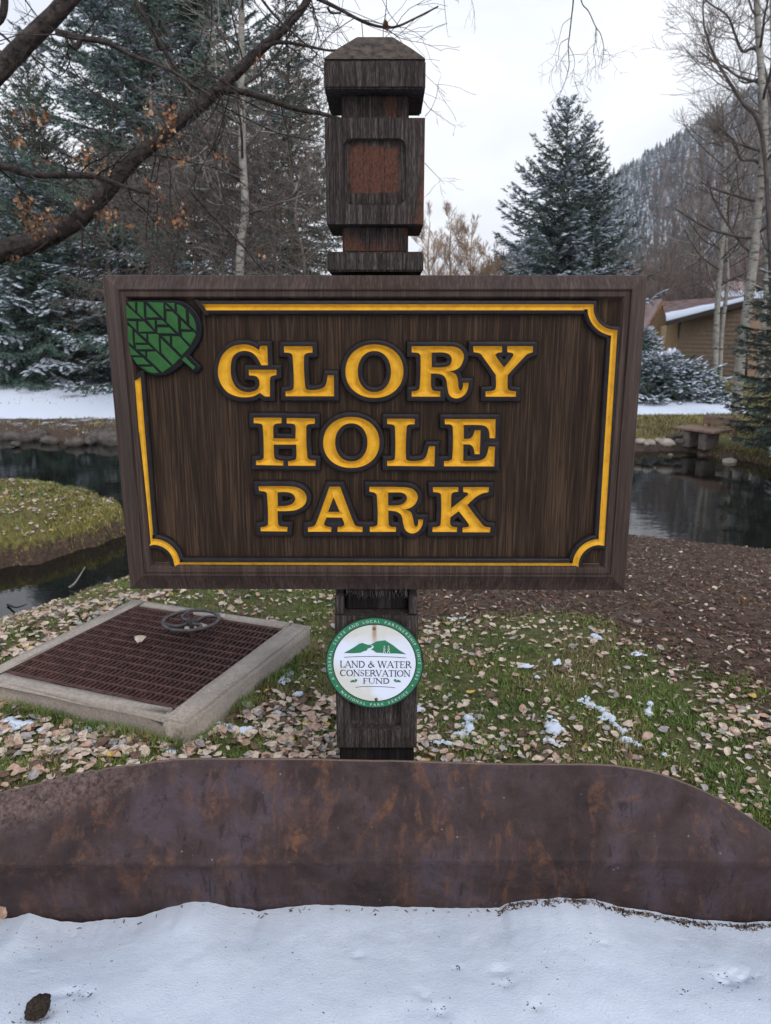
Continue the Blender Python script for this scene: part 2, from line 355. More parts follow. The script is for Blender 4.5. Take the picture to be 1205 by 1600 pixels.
def terrain(X, Y):
    a, b, c = landfields(X, Y)
    slope = .355 - .18 * sstep(-1.6, .6, X) - .02 * sstep(1, 5, X)
    za = WL - .25 + .31 * sstep(-.35, .05, a) + slope * np.clip(a, 0, 50); top = .12
    k = .10; za = -k * np.log(np.exp(-np.clip(za, -3, 3) / k) + np.exp(-top / k)) + k * .0
    zb = WL - .25 + .50 * sstep(-.12, .10, b) + .10 * sstep(.1, .7, b) + (fbm(X * 3, Y * 3, 9) - .5) * .13 * sstep(0, .3, b)
    zc = WL - .25 + .42 * sstep(-.25, .22, c) + .045 * np.clip(c, 0, 9) - .004 * np.clip(c - 20, 0, 100)
    z = np.maximum(np.maximum(za, zb), zc)
    z = z + (fbm(X * 1.3, Y * 1.3, 21) - .5) * .05 * sstep(.2, 1, np.maximum(a, c)) + (fbm(X * 9, Y * 9, 33) - .5) * .018
    z = np.where(Y < 1.95, z - .30 * sstep(1.95, 1.6, Y), z)     # cut down to the road side in front of the plate
    return z
def tz(x, y): return float(terrain(np.array([float(x)]), np.array([float(y)]))[0])
def cover(X, Y):
    a, b, c = landfields(X, Y)
    mul = sstep(-.10, .16, seg_sd(X, Y, MULCH) + (fbm(X * 4, Y * 4, 5) - .5) * .5)
    grass = np.where(a > 0, 1 - mul, 0); gold = np.where(a > 0, .25 * sstep(2.2, .2, a), 0); snow = np.zeros_like(X)
    bb = b > 0
    soilb = sstep(.55, .75, fbm(X * .9, Y * .9, 14)) * sstep(.5, 1.2, b)
    grass = np.where(bb, sstep(-.02, .12, b) * (1 - .75 * soilb), grass); gold = np.where(bb, .75 - .4 * fbm(X * 2, Y * 2, 41), gold)
    cc = c > 0
    grass = np.where(cc, sstep(.05, .5, c) * (1 - .75 * sstep(-2, -4, X)), grass); gold = np.where(cc, .45 + .4 * sstep(1.6, .3, c), gold)
    left = sstep(1.0, -1.5, X)
    path = sstep(17.2, 17.7, Y) * sstep(20.5, 19.8, Y) * sstep(9.4, 8.6, X)
    snow = np.where(cc, np.maximum(left * (.22 + .10 * sstep(.15, 1.0, c) + .36 * sstep(1.2, 3.4, c) + .12 * sstep(3, 6, c) + .30 * (fbm(X * .5, Y * 1.6, 17) - .5) - .18 * sstep(-5.4, -4.6, X) * sstep(3.5, 1.5, c)), np.maximum(path * 1.0, .28 * sstep(22, 30, Y) + .06)), snow)
    snow = np.where(a > 0, .0, snow)
    return np.stack([grass, gold, np.clip(snow, 0, 1)], -1)
def ground_sheet():
    ys = [1.78]; 
    while ys[-1] < 9: ys.append(ys[-1] + .035 * max(1, ys[-1] / 4))
    while ys[-1] < 1000: ys.append(ys[-1] * 1.035)
    ys = np.array(ys); us = np.concatenate([-np.geomspace(1.4, .8, 12)[:-1], np.linspace(-.8, .8, 241), np.geomspace(.8, 1.4, 12)[1:]])
    Y, U = np.meshgrid(ys, us, indexing='ij'); X = U * (Y + 1.5 + 30 * sstep(6, 0, 0 * Y + 0) * np.clip(np.abs(U) - .8, 0, 9) * 2)
    Z = terrain(X, Y); C = cover(X, Y)
    V = np.stack([X, Y, Z], -1).reshape(-1, 3); ny, nx = X.shape
    i = np.arange(ny - 1)[:, None] * nx + np.arange(nx - 1)[None, :]
    F = np.stack([i, i + 1, i + nx + 1, i + nx], -1).reshape(-1, 4)
    o = link('ground', fmesh('ground', V, F, M['ground'], True, attr={'cover': C.reshape(-1, 3)})); tag(o, kind='structure')
    o = link('gravel_verge', pmesh('gravel_verge', [(-30, -30, -.16), (30, -30, -.16), (30, 1.95, -.16), (-30, 1.95, -.16)], [(0, 1, 2, 3)],
        m_plain('dark_gravel', (.006, .005, .005), (.06, .05, .045), .9, 160, .2, 1, .01, (1, 1, 1), 'World'))); tag(o, kind='structure')
ground_sheet()
wo = link('water', pmesh('water', [(-120, 3.4, WL), (120, 3.4, WL), (120, 40, WL), (-120, 40, WL)], [(0, 1, 2, 3)], M['water'])); tag(wo, kind='structure')

# ------------------------------------------------------------------ foreground snow
EDGE = np.array([(-400, 1440), (-60, 1436), (0, 1437), (30, 1431), (45, 1427), (70, 1433), (95, 1440), (130, 1441), (160, 1437), (215, 1433), (255, 1420), (300, 1408), (325, 1407), (360, 1417), (405, 1423), (450, 1417), (500, 1413), (600, 1417), (700, 1418),
    (780, 1419), (795, 1409), (840, 1403), (872, 1400), (925, 1403), (960, 1415), (1000, 1421), (1050, 1430), (1100, 1438), (1150, 1441), (1205, 1440), (1600, 1450)], float)
PLATE_Y = 1.70
def snow_sheet():
    ex, ez = Pn(EDGE[:, 0], EDGE[:, 1], PLATE_Y + .034)
    xs = np.linspace(-1.45, 1.45, 420); ys = np.concatenate([np.linspace(-2.5, .5, 30)[:-1], np.linspace(.5, 1.5, 120)[:-1], np.linspace(1.5, PLATE_Y + .034, 70)])
    X, Y = np.meshgrid(xs, ys)
    e = np.interp(X, ex, ez) + (fbm(X * 40, Y * 0, 71) - .5) * .008
    dist_ = np.clip(PLATE_Y - Y, 0, 9); xe = xs[None, :]; e1 = np.interp(xs, ex, ez); es = np.convolve(np.pad(e1, 30, 'edge'), np.hanning(61) / np.hanning(61).sum(), 'valid')[None, :] * np.ones_like(X)
    e = es + (e - es) * sstep(.16, 0, dist_); k = sstep(.42, .0, dist_)
    base = (fbm(X * 2.2, Y * 2.2, 51) - .5) * .035 + (fbm(X * 14, Y * 14, 52) - .5) * .006
    Z = base * (1 - k) + (e + (fbm(X * 9, Y * 9, 53) - .5) * .012 * sstep(0, .08, PLATE_Y - Y)) * k
    pits = [(120, 1528, .025), (135, 1538, .03), (70, 1540, .034), (97, 1533, .03), (783, 1508, .035), (790, 1530, .025), (655, 1545, .02), (690, 1580, .03), (716, 1502, .012), (1160, 1500, .05),
            (1135, 1510, .04), (1080, 1545, .012), (560, 1480, .02), (840, 1570, .02), (60, 1575, .045), (665, 1555, .02), (945, 1470, .015), (1070, 1440, .01), (48, 1492, .012)]
    for px, py, r in pits:
        g = G(px, py, 0); d2 = ((X - g.x) ** 2 + ((Y - g.y) * 1.3) ** 2) / r ** 2
        Z -= .26 * r * np.exp(-d2 * 2) * (.6 + .8 * vn(X * 90, Y * 90, 4))
    # wide flanks left and right, out of the picture
    V = np.stack([X, Y, Z], -1).reshape(-1, 3); ny, nx = X.shape
    i = np.arange(ny - 1)[:, None] * nx + np.arange(nx - 1)[None, :]
    F = np.stack([i, i + 1, i + nx + 1, i + nx], -1).reshape(-1, 4)
    n0 = len(V); q = []
    VV = [V]
    for sx in (-1, 1):
        xx = sx * np.linspace(1.45, 8, 24); yy = ys[::4]; XX, YY = np.meshgrid(xx, yy); zz = (fbm(XX * 2.2, YY * 2.2, 51) - .5) * .035
        col = 0 if sx < 0 else nx - 1
        edge = np.interp(yy, ys, Z[:, col]); w = sstep(0, .5, np.abs(XX) - 1.45); zz = edge[:, None] * (1 - w) + zz * w
        W = np.stack([XX, YY, zz], -1).reshape(-1, 3); a, b = XX.shape; j = np.arange(a - 1)[:, None] * b + np.arange(b - 1)[None, :]
        f = np.stack([j, j + 1, j + b + 1, j + b], -1).reshape(-1, 4) + sum(len(v) for v in VV)
        if sx < 0: f = f[:, ::-1]
        VV.append(W); q.append(f)
    o = link('snow', fmesh('snow', np.concatenate(VV), np.concatenate([F] + q), M['snow'], True)); tag(o, kind='structure')
snow_sheet()

# ------------------------------------------------------------------ rusted steel plate in front of the post
def plate():
    top = np.array([(-500, 1420), (-260, 1335), (-120, 1280), (0, 1240), (60, 1225), (130, 1208), (200, 1198), (255, 1190), (290, 1187), (450, 1187), (640, 1190), (800, 1193), (950, 1195), (1000, 1202), (1040, 1211), (1090, 1231), (1130, 1250), (1170, 1276), (1205, 1299), (1260, 1345), (1330, 1420)], float)
    tb = np.interp(top[:, 0], [-200, 0, 150, 330, 2000], [.15, .15, .13, .095, .095])
    tx, tzz = [], []
    for (px, py), b in zip(top, tb):
        p = P(px, py, PLATE_Y + b); tx.append(p.x); tzz.append(p.z)
    tx, tzz = np.array(tx), np.array(tzz)
    xs = np.linspace(tx[0], tx[-1], 500); zt = np.interp(xs, tx, tzz)
    zt = np.convolve(np.pad(zt, 4, 'edge'), np.ones(9) / 9, 'valid')
    bb = np.interp(xs, tx, tb)
    zc = P(600, 1346, PLATE_Y).z; yb = -.20
    rows = np.concatenate([np.linspace(0, .5, 16), np.linspace(.5, 1, 40)[1:]])
    nx, nr = len(xs), len(rows); V = np.zeros((nr, nx, 3)); E = np.zeros((nr, nx, 3))
    for i, r in enumerate(rows):
        k = max(0, (r - .5) * 2)
        zcc = np.minimum(zc, zt - .02)
        z = (yb + (zcc - yb) * (r * 2)) if r < .5 else (zcc + (zt - zcc) * k)
        y = PLATE_Y + (bb * k ** 1.25 if r > .5 else .062 * (1 - r * 2) ** .9)
        # crease: a small rolled ridge, and gentle dents
        ridge = -.010 * math.exp(-((r - .5) / .015) ** 2) * (.3 + .9 * sstep(.1, -.4, xs) + .4 * vn(xs * 30, xs * 0, 3))
        dent = (fbm(xs * 3, np.full(nx, r * 2.0), 81) - .5) * .014 + (fbm(xs * 30, np.full(nx, r * 12.0), 82) - .5) * .0015
        leftrough = sstep(.45, .95, k) * sstep(-.42, -.75, xs) * (fbm(xs * 45, np.full(nx, r * 30.0), 85) - .5) * .020
        V[i, :, 0] = xs; V[i, :, 1] = y + ridge + dent + leftrough; V[i, :, 2] = z
        E[i, :, 0] = sstep(.985, 1.0, r); E[i, :, 1] = sstep(.0, .9, k) * sstep(-.30, -.95, xs + .3 * (1 - k)) * .9
    T = .006; B = V[::-1].copy(); B[:, :, 1] += T; EB = E[::-1].copy()
    A = np.concatenate([V, B]); EE = np.concatenate([E, EB]); n = A.shape[0]
    i = np.arange(n - 1)[:, None] * nx + np.arange(nx - 1)[None, :]
    F = np.stack([i, i + 1, i + nx + 1, i + nx], -1).reshape(-1, 4)
    o = link('steel_plate_edging', fmesh('steel_plate_edging', A.reshape(-1, 3), F, M['rust'], True, attr={'edge': EE.reshape(-1, 3)}))
    tag(o, 'long rusted purple brown steel plate with sloping ends standing in the snow before the post', 'steel edging')
plate()

# ------------------------------------------------------------------ the post
PY = 1.882; POSTX = (P(508, 270, PY).x + P(664, 270, PY).x) / 2
HW = .117; DEP = .222
def zpx(py, Y=PY): return P(586, py, Y).z
post = thing('sign_post', 'dark weathered square timber post with carved blocks and pyramid cap behind the brown sign', 'post', (POSTX, PY + DEP / 2, tz(POSTX, PY + .1)))
def pobj(name, me): 
    o = link(name, me, post); o.matrix_parent_inverse = Matrix.Translation(post.location).inverted(); return o
def block(name, hw0, hw1, z0, z1, recess=None, worn=None, front=PY, dep=DEP, mat=None):
    """carved timber block; hw0/hw1 half widths bottom/top; recess = (xa,xb,za,zb,r,depth)"""
    bm = bmesh.new(); n = 10
    w = lambda z: hw0 + (hw1 - hw0) * (z - z0) / (z1 - z0)
    yb = front + dep
    if recess:
        xa, xb, za, zb, rr, dp = recess; pts = []
        for cx_, cz_, a0 in ((xb - rr, zb - rr, 0), (xa + rr, zb - rr, 90), (xa + rr, za + rr, 180), (xb - rr, za + rr, 270)):
            for k in range(n): a = R(a0 + 90 * k / (n - 1)); pts.append((cx_ + rr * math.cos(a), cz_ + rr * math.sin(a)))
        cx_, cz_ = (xa + xb) / 2, (za + zb) / 2; N = len(pts)
        def outer(p):
            dx, dz = p[0] - cx_, p[1] - cz_; best = 1e9
            for s_ in (1, -1):
                if s_ * dx > 1e-6:
                    k = (POSTX + s_ * w(p[1]) - cx_) / dx; best = min(best, k)
                if s_ * dz > 1e-6:
                    k = ((z1 if s_ > 0 else z0) - cz_) / dz; best = min(best, k)
            return cx_ + dx * best, cz_ + dz * best
        op = [outer(p) for p in pts]
        # pull the nearest outer point of each corner onto the block corner
        for sx in (-1, 1):
            for sz in (0, 1):
                c = (POSTX + sx * w(z1 if sz else z0), z1 if sz else z0); j = min(range(N), key=lambda i: (op[i][0] - c[0]) ** 2 + (op[i][1] - c[1]) ** 2); op[j] = c
        O = [bm.verts.new((x, front, z)) for x, z in op]
        I = [bm.verts.new((x, front, z)) for x, z in pts]
        sh = lambda s, y: [bm.verts.new((cx_ + (x - cx_) * s, y, cz_ + (z - cz_) * s)) for x, z in pts]
        I2 = sh(.985, front + .003); J = sh(.955, front + dp); J2 = sh(.90, front + dp + .002)
        for A_, B_ in ((O, I), (I, I2), (I2, J), (J, J2)):
            for i in range(N): bm.faces.new((A_[i], A_[(i + 1) % N], B_[(i + 1) % N], B_[i]))
        bm.faces.new(J2)
        Bk = [bm.verts.new((x, yb, z)) for x, z in op]
        for i in range(N): bm.faces.new((O[i], Bk[i], Bk[(i + 1) % N], O[(i + 1) % N]))
        bm.faces.new(Bk)
    else:
        vs = [bm.verts.new((POSTX + sx * (hw0 if z == z0 else hw1), y, z)) for z in (z0, z1) for y in (front, yb) for sx in (-1, 1)]
        for f in ((0, 1, 3, 2), (4, 6, 7, 5), (0, 4, 5, 1), (2, 3, 7, 6), (0, 2, 6, 4), (1, 5, 7, 3)): bm.faces.new([vs[i] for i in f])
        bmesh.ops.bevel(bm, geom=bm.edges[:], offset=.004, segments=2, affect='EDGES')
        bmesh.ops.subdivide_edges(bm, edges=[e for e in bm.edges if e.calc_length() > .02], cuts=6, use_grid_fill=True)
    me = bm_mesh(name, bm, mat or M['post']); 
    a = me.attributes.new('worn', 'FLOAT_COLOR', 'POINT')
    for v in me.vertices:
        wv = worn(v.co) if worn else 0
        a.data[v.index].color = (wv, 0, 0, 1)
    return pobj(name, me)
zs = {k: zpx(k) for k in (93, 138, 184, 350, 393, 424, 962, 1168)}
pxw = lambda px, py: P(px, py, PY).x
# core that runs the full height (seen in the notches)
front_n = PY + .045
gz = tz(POSTX, PY + .1) - .1
# cap: block plus truncated pyramid
block('cap_block', HW, HW, zs[138], zs[93], worn=lambda c: 0)
def capmesh():
    bm = bmesh.new(); cy = PY + DEP / 2; zt = P(586, 58.5, cy - .035).z
    rings = [(HW - .001, DEP / 2 - .001, zs[93] + .0015), (HW - .004, DEP / 2 - .004, zs[93] + .006), (HW * .70, DEP / 2 * .70, zs[93] + (zt - zs[93]) * .50), (HW * .37, DEP / 2 * .37, zt - .002), (HW * .35, DEP / 2 * .34, zt)]
    R_ = [[bm.verts.new((POSTX + sx * a, cy + sy * b, z)) for sx, sy in ((-1, -1), (1, -1), (1, 1), (-1, 1))] for a, b, z in rings]
    for A_, B_ in zip(R_, R_[1:]):
        for i in range(4): bm.faces.new((A_[i], A_[(i + 1) % 4], B_[(i + 1) % 4], B_[i]))
    bm.faces.new(R_[-1]); bm.faces.new(R_[0][::-1])
    return bm_mesh('cap_top', bm, m_plain('mossy_cap_timber', (.022, .018, .017), (.095, .072, .055), .85, 60, .2, .9, .003, (1, 1, 1), 'World'))
pobj('cap_top', capmesh())
block('upper_neck', pxw(640, 168) - POSTX, pxw(640, 168) - POSTX, zs[184] + .001, zs[138] - .001, front=front_n, dep=DEP - .09, worn=lambda c: .42 if c.x > POSTX - .02 else 0)
xa, xb = pxw(536, 268), pxw(635, 268)
zc = (zpx(216) + zpx(320)) / 2
def worn_body(c):
    inn = xa + .01 < c.x < xb - .01 and c.y > PY + .004
    if inn: return .62 if c.z > zpx(306) else .05
    return .62 if c.x > POSTX + .095 else (.36 if c.z < zpx(332) else -.1)
block('upper_block', pxw(662, 345) - POSTX, HW, zs[350], zs[184], recess=(xa, xb, zpx(320), zpx(216), .020, .014), worn=worn_body)
def panel_me(xa, xb, za, zb, y, hole_r, wornf, name):
    nx, nz = 30, 30; V = []; F = []
    for j in range(nz + 1):
        for i in range(nx + 1):
            x = xa + (xb - xa) * i / nx; z = za + (zb - za) * j / nz; V.append((x, y + .0015 * (fbm(x * 60, z * 60, 7) - .5), z))
    for j in range(nz):
        for i in range(nx): a = j * (nx + 1) + i; F.append((a, a + 1, a + nx + 2, a + nx + 1))
    me = pmesh(name, V, F, M['post']); at = me.attributes.new('worn', 'FLOAT_COLOR', 'POINT')
    for i, v in enumerate(me.vertices): at.data[i].color = (wornf(v.co), 0, 0, 1)
    return me
def worn_panel(c):
    u = (c.x - xa) / (xb - xa); v = (c.z - zpx(320)) / (zpx(216) - zpx(320))
    e = min(u, 1 - u, 1 - v) * 9
    return min(.95, e * .55) if v > .19 else -.1 + (v - .06) * 2.2
pobj('recessed_panel', panel_me(xa + .0035, xb - .0035, zpx(320) + .0035, zpx(216) - .0035, PY + .0125, 0, worn_panel, 'recessed_panel'))
block('lower_neck', pxw(640, 380) - POSTX - .002, pxw(640, 380) - POSTX - .002, zs[393] + .001, zs[350] - .001, front=front_n - .012, dep=DEP - .07, worn=lambda c: .5 if c.z > zpx(388) - .004 else 0)
block('collar', pxw(662, 410) - POSTX, pxw(662, 400) - POSTX, zs[424], zs[393], worn=lambda c: -.1)
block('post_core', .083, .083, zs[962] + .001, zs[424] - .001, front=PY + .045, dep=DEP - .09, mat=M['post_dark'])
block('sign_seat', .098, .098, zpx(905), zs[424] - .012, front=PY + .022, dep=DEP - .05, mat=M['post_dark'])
# shoulders under the sign, splintered notch
hwl = (pxw(650, 1060) - pxw(522, 1060)) / 2
for sx in (-1, 1):
    bs = bmesh.new(); xo = POSTX + sx * (hwl - .002); xi = POSTX + sx * (hwl - .025)
    a, b = sorted((xo, xi)); box_bm(a, b, PY + .003, PY + DEP - .01, zs[962] + .001, zpx(932), .003, 1, bs)
    pobj('shoulder', bm_mesh('shoulder', bs, M['post']))
block('lower_block', hwl, hwl, zs[1168], zs[962], recess=(pxw(547, 1100), pxw(627, 1100), zpx(1141), zpx(990), .016, .024), worn=lambda c: -.3)
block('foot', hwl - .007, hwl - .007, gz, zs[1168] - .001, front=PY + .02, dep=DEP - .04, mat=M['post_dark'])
rs = random.Random(5); sp = Tubes()
for i in range(90):
    x = rs.uniform(pxw(540, 930), pxw(637, 930)); z1 = zpx(921); L = rs.uniform(.006, .032) * (1.3 if rs.random() < .2 else 1)
    sp.add([(x, PY + rs.uniform(.004, .03), z1), (x + rs.uniform(-.004, .004), PY + rs.uniform(.002, .02), z1 - L * .6), (x + rs.uniform(-.007, .007), PY + rs.uniform(-.002, .02), z1 - L)], [.0018, .0013, .0003], 3)
me = sp.mesh('splinters', M['splinter']); o = pobj('splinters', me); o['kind'] = 'stuff'
# ================================================================== the sign
SY = 1.850                                   # plane of the frame's face
def trace(s, ox, oy, k):
    """outline traced in an enlarged view: corner points x,y and curve points ~x,y -> polygon in picture pixels"""
    pts = []
    for tk in s.split():
        sm = tk[0] == '~'; x, y = tk.lstrip('~').split(','); pts.append((ox + float(x) / k, oy + float(y) / k, sm))
    n = len(pts); out = []
    def tan(i, j):                            # unit tangent at i when on the span between i and j
        if pts[i][2]:
            a, b = pts[i - 1], pts[(i + 1) % n]
        else:
            a, b = (pts[i], pts[j]) if j == (i + 1) % n else (pts[j], pts[i])
        d = np.array([b[0] - a[0], b[1] - a[1]]); return d / (np.linalg.norm(d) + 1e-9)
    for i in range(n):
        j = (i + 1) % n; p0 = np.array(pts[i][:2]); p1 = np.array(pts[j][:2]); out.append(p0)
        if pts[i][2] or pts[j][2]:
            L = np.linalg.norm(p1 - p0); m0 = tan(i, j) * L; m1 = tan(j, i) * L
            for t in (np.arange(1, 6) / 6 if L > 4 else (.5,)):
                out.append((2 * t ** 3 - 3 * t * t + 1) * p0 + (t ** 3 - 2 * t * t + t) * m0 + (-2 * t ** 3 + 3 * t * t) * p1 + (t ** 3 - t * t) * m1)
    return np.array(out)
def ell(cx_, cy_, rx, ry, n=56, e=2.12):
    a = np.arange(n) * 2 * np.pi / n; c, s_ = np.cos(a), np.sin(a)
    return np.stack([cx_ + rx * np.sign(c) * np.abs(c) ** (2 / e), cy_ + ry * np.sign(s_) * np.abs(s_) ** (2 / e)], -1)
A_ = (330, 520, 4.635); B_ = (590, 520, 4.635); D_ = (385, 635, 5.878); E_ = (585, 635, 5.878); F_ = (390, 745, 6.025); G_ = (570, 745, 5.738)
LET = [
 [('G', [trace('405,95 355,95 345,126 ~300,98 ~235,84 ~145,103 ~78,165 ~48,265 ~60,350 ~110,425 ~180,460 ~245,468 ~305,460 352,436 388,462 425,462 424,350 ~432,318 472,305 472,268 272,268 272,308 ~325,316 ~346,345 ~345,392 ~318,420 ~255,430 ~188,403 ~150,340 ~140,262 ~153,180 ~188,144 ~240,131 ~292,143 ~332,180 362,235 410,235', *A_)]),
  ('L', [trace('527,98 732,98 734,143 ~690,149 ~672,170 ~680,385 ~694,412 ~780,410 ~825,385 845,308 888,308 890,460 538,460 538,425 ~578,418 ~597,395 ~588,165 ~573,148 527,142', *A_)]),
  ('O', [ell(585.2, 580, 45.4, 41.8), ell(585.1, 580.6, 26, 32.2)]),
  ('R', [trace('248,98 ~520,98 ~580,108 ~618,140 ~626,185 ~600,245 ~562,270 520,279 ~566,300 ~583,345 ~588,395 ~603,418 ~618,398 622,362 660,362 ~655,410 ~625,455 ~572,476 ~525,455 ~508,400 ~499,340 ~475,308 ~430,296 388,295 ~390,395 ~404,418 455,425 455,463 248,463 248,425 ~288,419 ~306,398 ~312,168 ~298,148 248,142', *B_), trace('393,143 ~480,143 ~522,158 ~539,195 ~522,235 ~475,250 393,250', *B_)]),
  ('Y', [trace('695,97 903,97 904,140 ~870,146 ~857,163 918,252 ~984,168 ~982,149 942,140 942,97 1127,97 1127,140 ~1088,154 ~1060,180 945,305 ~944,400 ~958,418 1005,425 1005,463 785,463 785,425 ~838,419 ~858,400 858,305 ~768,178 ~745,151 697,140', *B_)])],
 [('H', [trace('65,105 322,105 322,155 ~268,162 ~248,182 248,295 450,298 ~450,182 ~435,164 370,157 370,108 628,112 628,160 ~570,166 ~550,187 ~560,468 ~580,491 636,498 634,548 383,546 383,505 ~440,496 ~458,476 458,352 250,352 ~256,473 ~275,491 340,505 338,545 88,540 88,500 ~140,492 ~158,470 ~148,180 ~130,161 66,155', *D_)]),
  ('O', [ell(549, 691.6, 44.1, 39.9), ell(549, 691.5, 25.3, 29.9)]),
  ('L', [trace('118,115 372,115 372,165 ~315,170 ~298,190 ~291,475 ~310,500 ~400,502 ~465,478 505,368 558,368 553,552 118,548 118,502 ~170,498 ~190,478 ~190,192 ~175,171 118,162', *E_)]),
  ('E', [trace('648,118 1116,118 1112,293 1062,293 ~1050,215 ~1018,182 ~955,172 823,172 823,300 ~880,295 ~908,268 925,220 978,220 970,440 925,440 ~908,375 ~880,353 820,350 818,502 ~960,500 ~1022,470 1055,370 1110,372 1103,553 642,552 642,505 ~698,498 ~718,475 ~722,190 ~703,169 650,165', *E_)])],
 [('P', [trace('83,92 ~370,92 ~455,106 ~518,150 ~536,210 ~512,270 ~440,314 ~350,325 262,325 ~268,448 ~288,469 356,475 354,518 103,515 103,478 ~150,469 ~172,447 ~162,160 ~145,143 88,135', *F_), trace('262,147 ~350,147 ~405,165 ~429,210 ~402,255 ~345,276 265,280', *F_)]),
  ('A', [trace('752,95 852,95 ~985,445 ~1010,469 1065,475 1063,522 828,520 830,475 ~880,468 ~893,448 870,388 725,385 ~702,442 ~712,464 770,478 768,520 550,520 550,478 ~600,469 ~626,440', *F_), trace('790,195 850,333 738,333', *F_)]),
  ('R', [trace('42,92 ~330,95 ~415,106 ~462,142 ~476,192 ~450,250 ~405,283 360,294 ~412,318 ~432,370 ~444,428 ~461,449 ~478,430 482,385 525,385 ~515,440 ~480,490 ~425,511 ~370,485 ~346,420 ~330,350 ~290,317 ~250,308 212,305 ~216,430 ~233,449 282,455 280,495 46,497 46,452 ~93,446 ~115,425 ~108,168 ~90,146 42,135', *G_), trace('210,143 ~320,143 ~364,160 ~379,200 ~350,240 ~300,258 210,260', *G_)]),
  ('K', [trace('612,95 840,95 840,135 ~795,143 ~780,160 775,285 ~924,166 ~928,148 885,138 885,95 1115,95 1112,140 ~1055,152 ~990,190 920,255 ~1055,430 ~1080,450 1130,457 1125,500 878,500 880,458 ~928,451 ~938,435 845,310 770,365 ~767,420 ~785,448 830,455 828,497 608,497 610,455 ~660,449 ~682,428 ~685,165 ~668,146 615,138', *G_)])]]
def poly_dist(X, Y, conts, mitre=True):
    """signed distance to an even-odd outline, negative inside; outside corners stay sharp like the routed bands"""
    d = np.full(X.shape, 1e9); ins = np.zeros(X.shape, bool)
    for p in conts:
        n = len(p); q = np.roll(p, -1, axis=0); prev = None; perps = []
        for i in range(n):
            ax, ay = p[i]; bx, by = q[i]; ex, ey = bx - ax, by - ay; L = math.hypot(ex, ey) + 1e-9; ex /= L; ey /= L
            t = (X - ax) * ex + (Y - ay) * ey; pr = np.abs((X - ax) * ey - (Y - ay) * ex)
            perps.append((t, pr, L))
            c = ((ay > Y) != (by > Y))
            if ay != by: ins ^= c & (X < (bx - ax) * (Y - ay) / (by - ay) + ax)
        for i in range(n):
            t, pr, L = perps[i]
            d = np.where((t >= 0) & (t <= L), np.minimum(d, pr), d)
            t2, pr2, L2 = perps[(i + 1) % n]
            w = (t > L) & (t2 < 0)
            dv = np.maximum(pr, pr2) if mitre else np.hypot(t2, pr2)
            dv = np.maximum(dv, np.hypot(t2, pr2) * .70)
            d = np.where(w, np.minimum(d, dv), d)
            d = np.minimum(d, np.where(~w, np.hypot(np.clip(-t, 0, None) + np.clip(t - L, 0, None), pr), 1e9))
    return np.where(ins, -d, d)
def clip_region(gx, gy, fields, keep, aux):
    """triangulate the grid and clip by each field (keep <= 0); aux fields are carried along. Returns points, aux values, triangles"""
    nx, ny = len(gx), len(gy); X, Y = np.meshgrid(gx, gy); K = np.stack([X, Y] + fields + aux, -1); nf = len(fields)
    K = K.reshape(-1, K.shape[-1]); i = (np.arange(ny - 1)[:, None] * nx + np.arange(nx - 1)[None, :]).ravel()
    T = np.concatenate([np.stack([i, i + 1, i + nx + 1], -1), np.stack([i, i + nx + 1, i + nx], -1)])
    inside = np.all(K[:, 2:2 + nf] <= 0, axis=1); ins = inside[T].all(1)
    anyi = np.ones(len(T), bool)
    for f in range(nf): anyi &= (K[T, 2 + f] <= 0).any(1)
    full = T[ins]; part = T[anyi & ~ins]; verts = list(K); tris = list(map(tuple, full)); cache = {}
    for t in part:
        poly = [int(v) for v in t]
        for f in range(nf):
            out = []; m = len(poly)
            for a in range(m):
                u, v = poly[a], poly[(a + 1) % m]; fu, fv = verts[u][2 + f], verts[v][2 + f]
                if fu <= 0: out.append(u)
                if (fu <= 0) != (fv <= 0):
                    key = (min(u, v), max(u, v), f)
                    if key not in cache:
                        s_ = fu / (fu - fv); verts.append(verts[u] + (verts[v] - verts[u]) * s_); cache[key] = len(verts) - 1
                    out.append(cache[key])
            poly = out
            if len(poly) < 3: break
        for a in range(1, len(poly) - 1): tris.append((poly[0], poly[a], poly[a + 1]))
    T = np.array(tris, int); A = np.array(verts); used, inv = np.unique(T, return_inverse=True)
    return A[used], inv.reshape(T.shape)
SX0 = P(586, 675, SY).x
sign = thing('park_sign', 'brown carved wooden park sign with yellow letters and green leaf emblem mounted on the post', 'sign', (SX0, SY + .03, P(586, 920, SY).z))
def sobj(name, me, parent=None):
    o = link(name, me, parent or sign)
    o.matrix_parent_inverse = Matrix.Translation(sign.location).inverted() if parent is None else Matrix()
    return o
FIELD_Y = SY + .0180; BAND_Y = SY + .0035
def carved(name, gx, gy, fields, aux, hfun, mat, flip=False, smooth=True):
    A, T = clip_region(gx, gy, fields, None, aux)
    x, z = Pn(A[:, 0], A[:, 1], SY); y = hfun(A)
    return fmesh(name, np.stack([x, y, z], -1), T[:, ::-1] if not flip else T, mat, smooth)
BW = 9.0
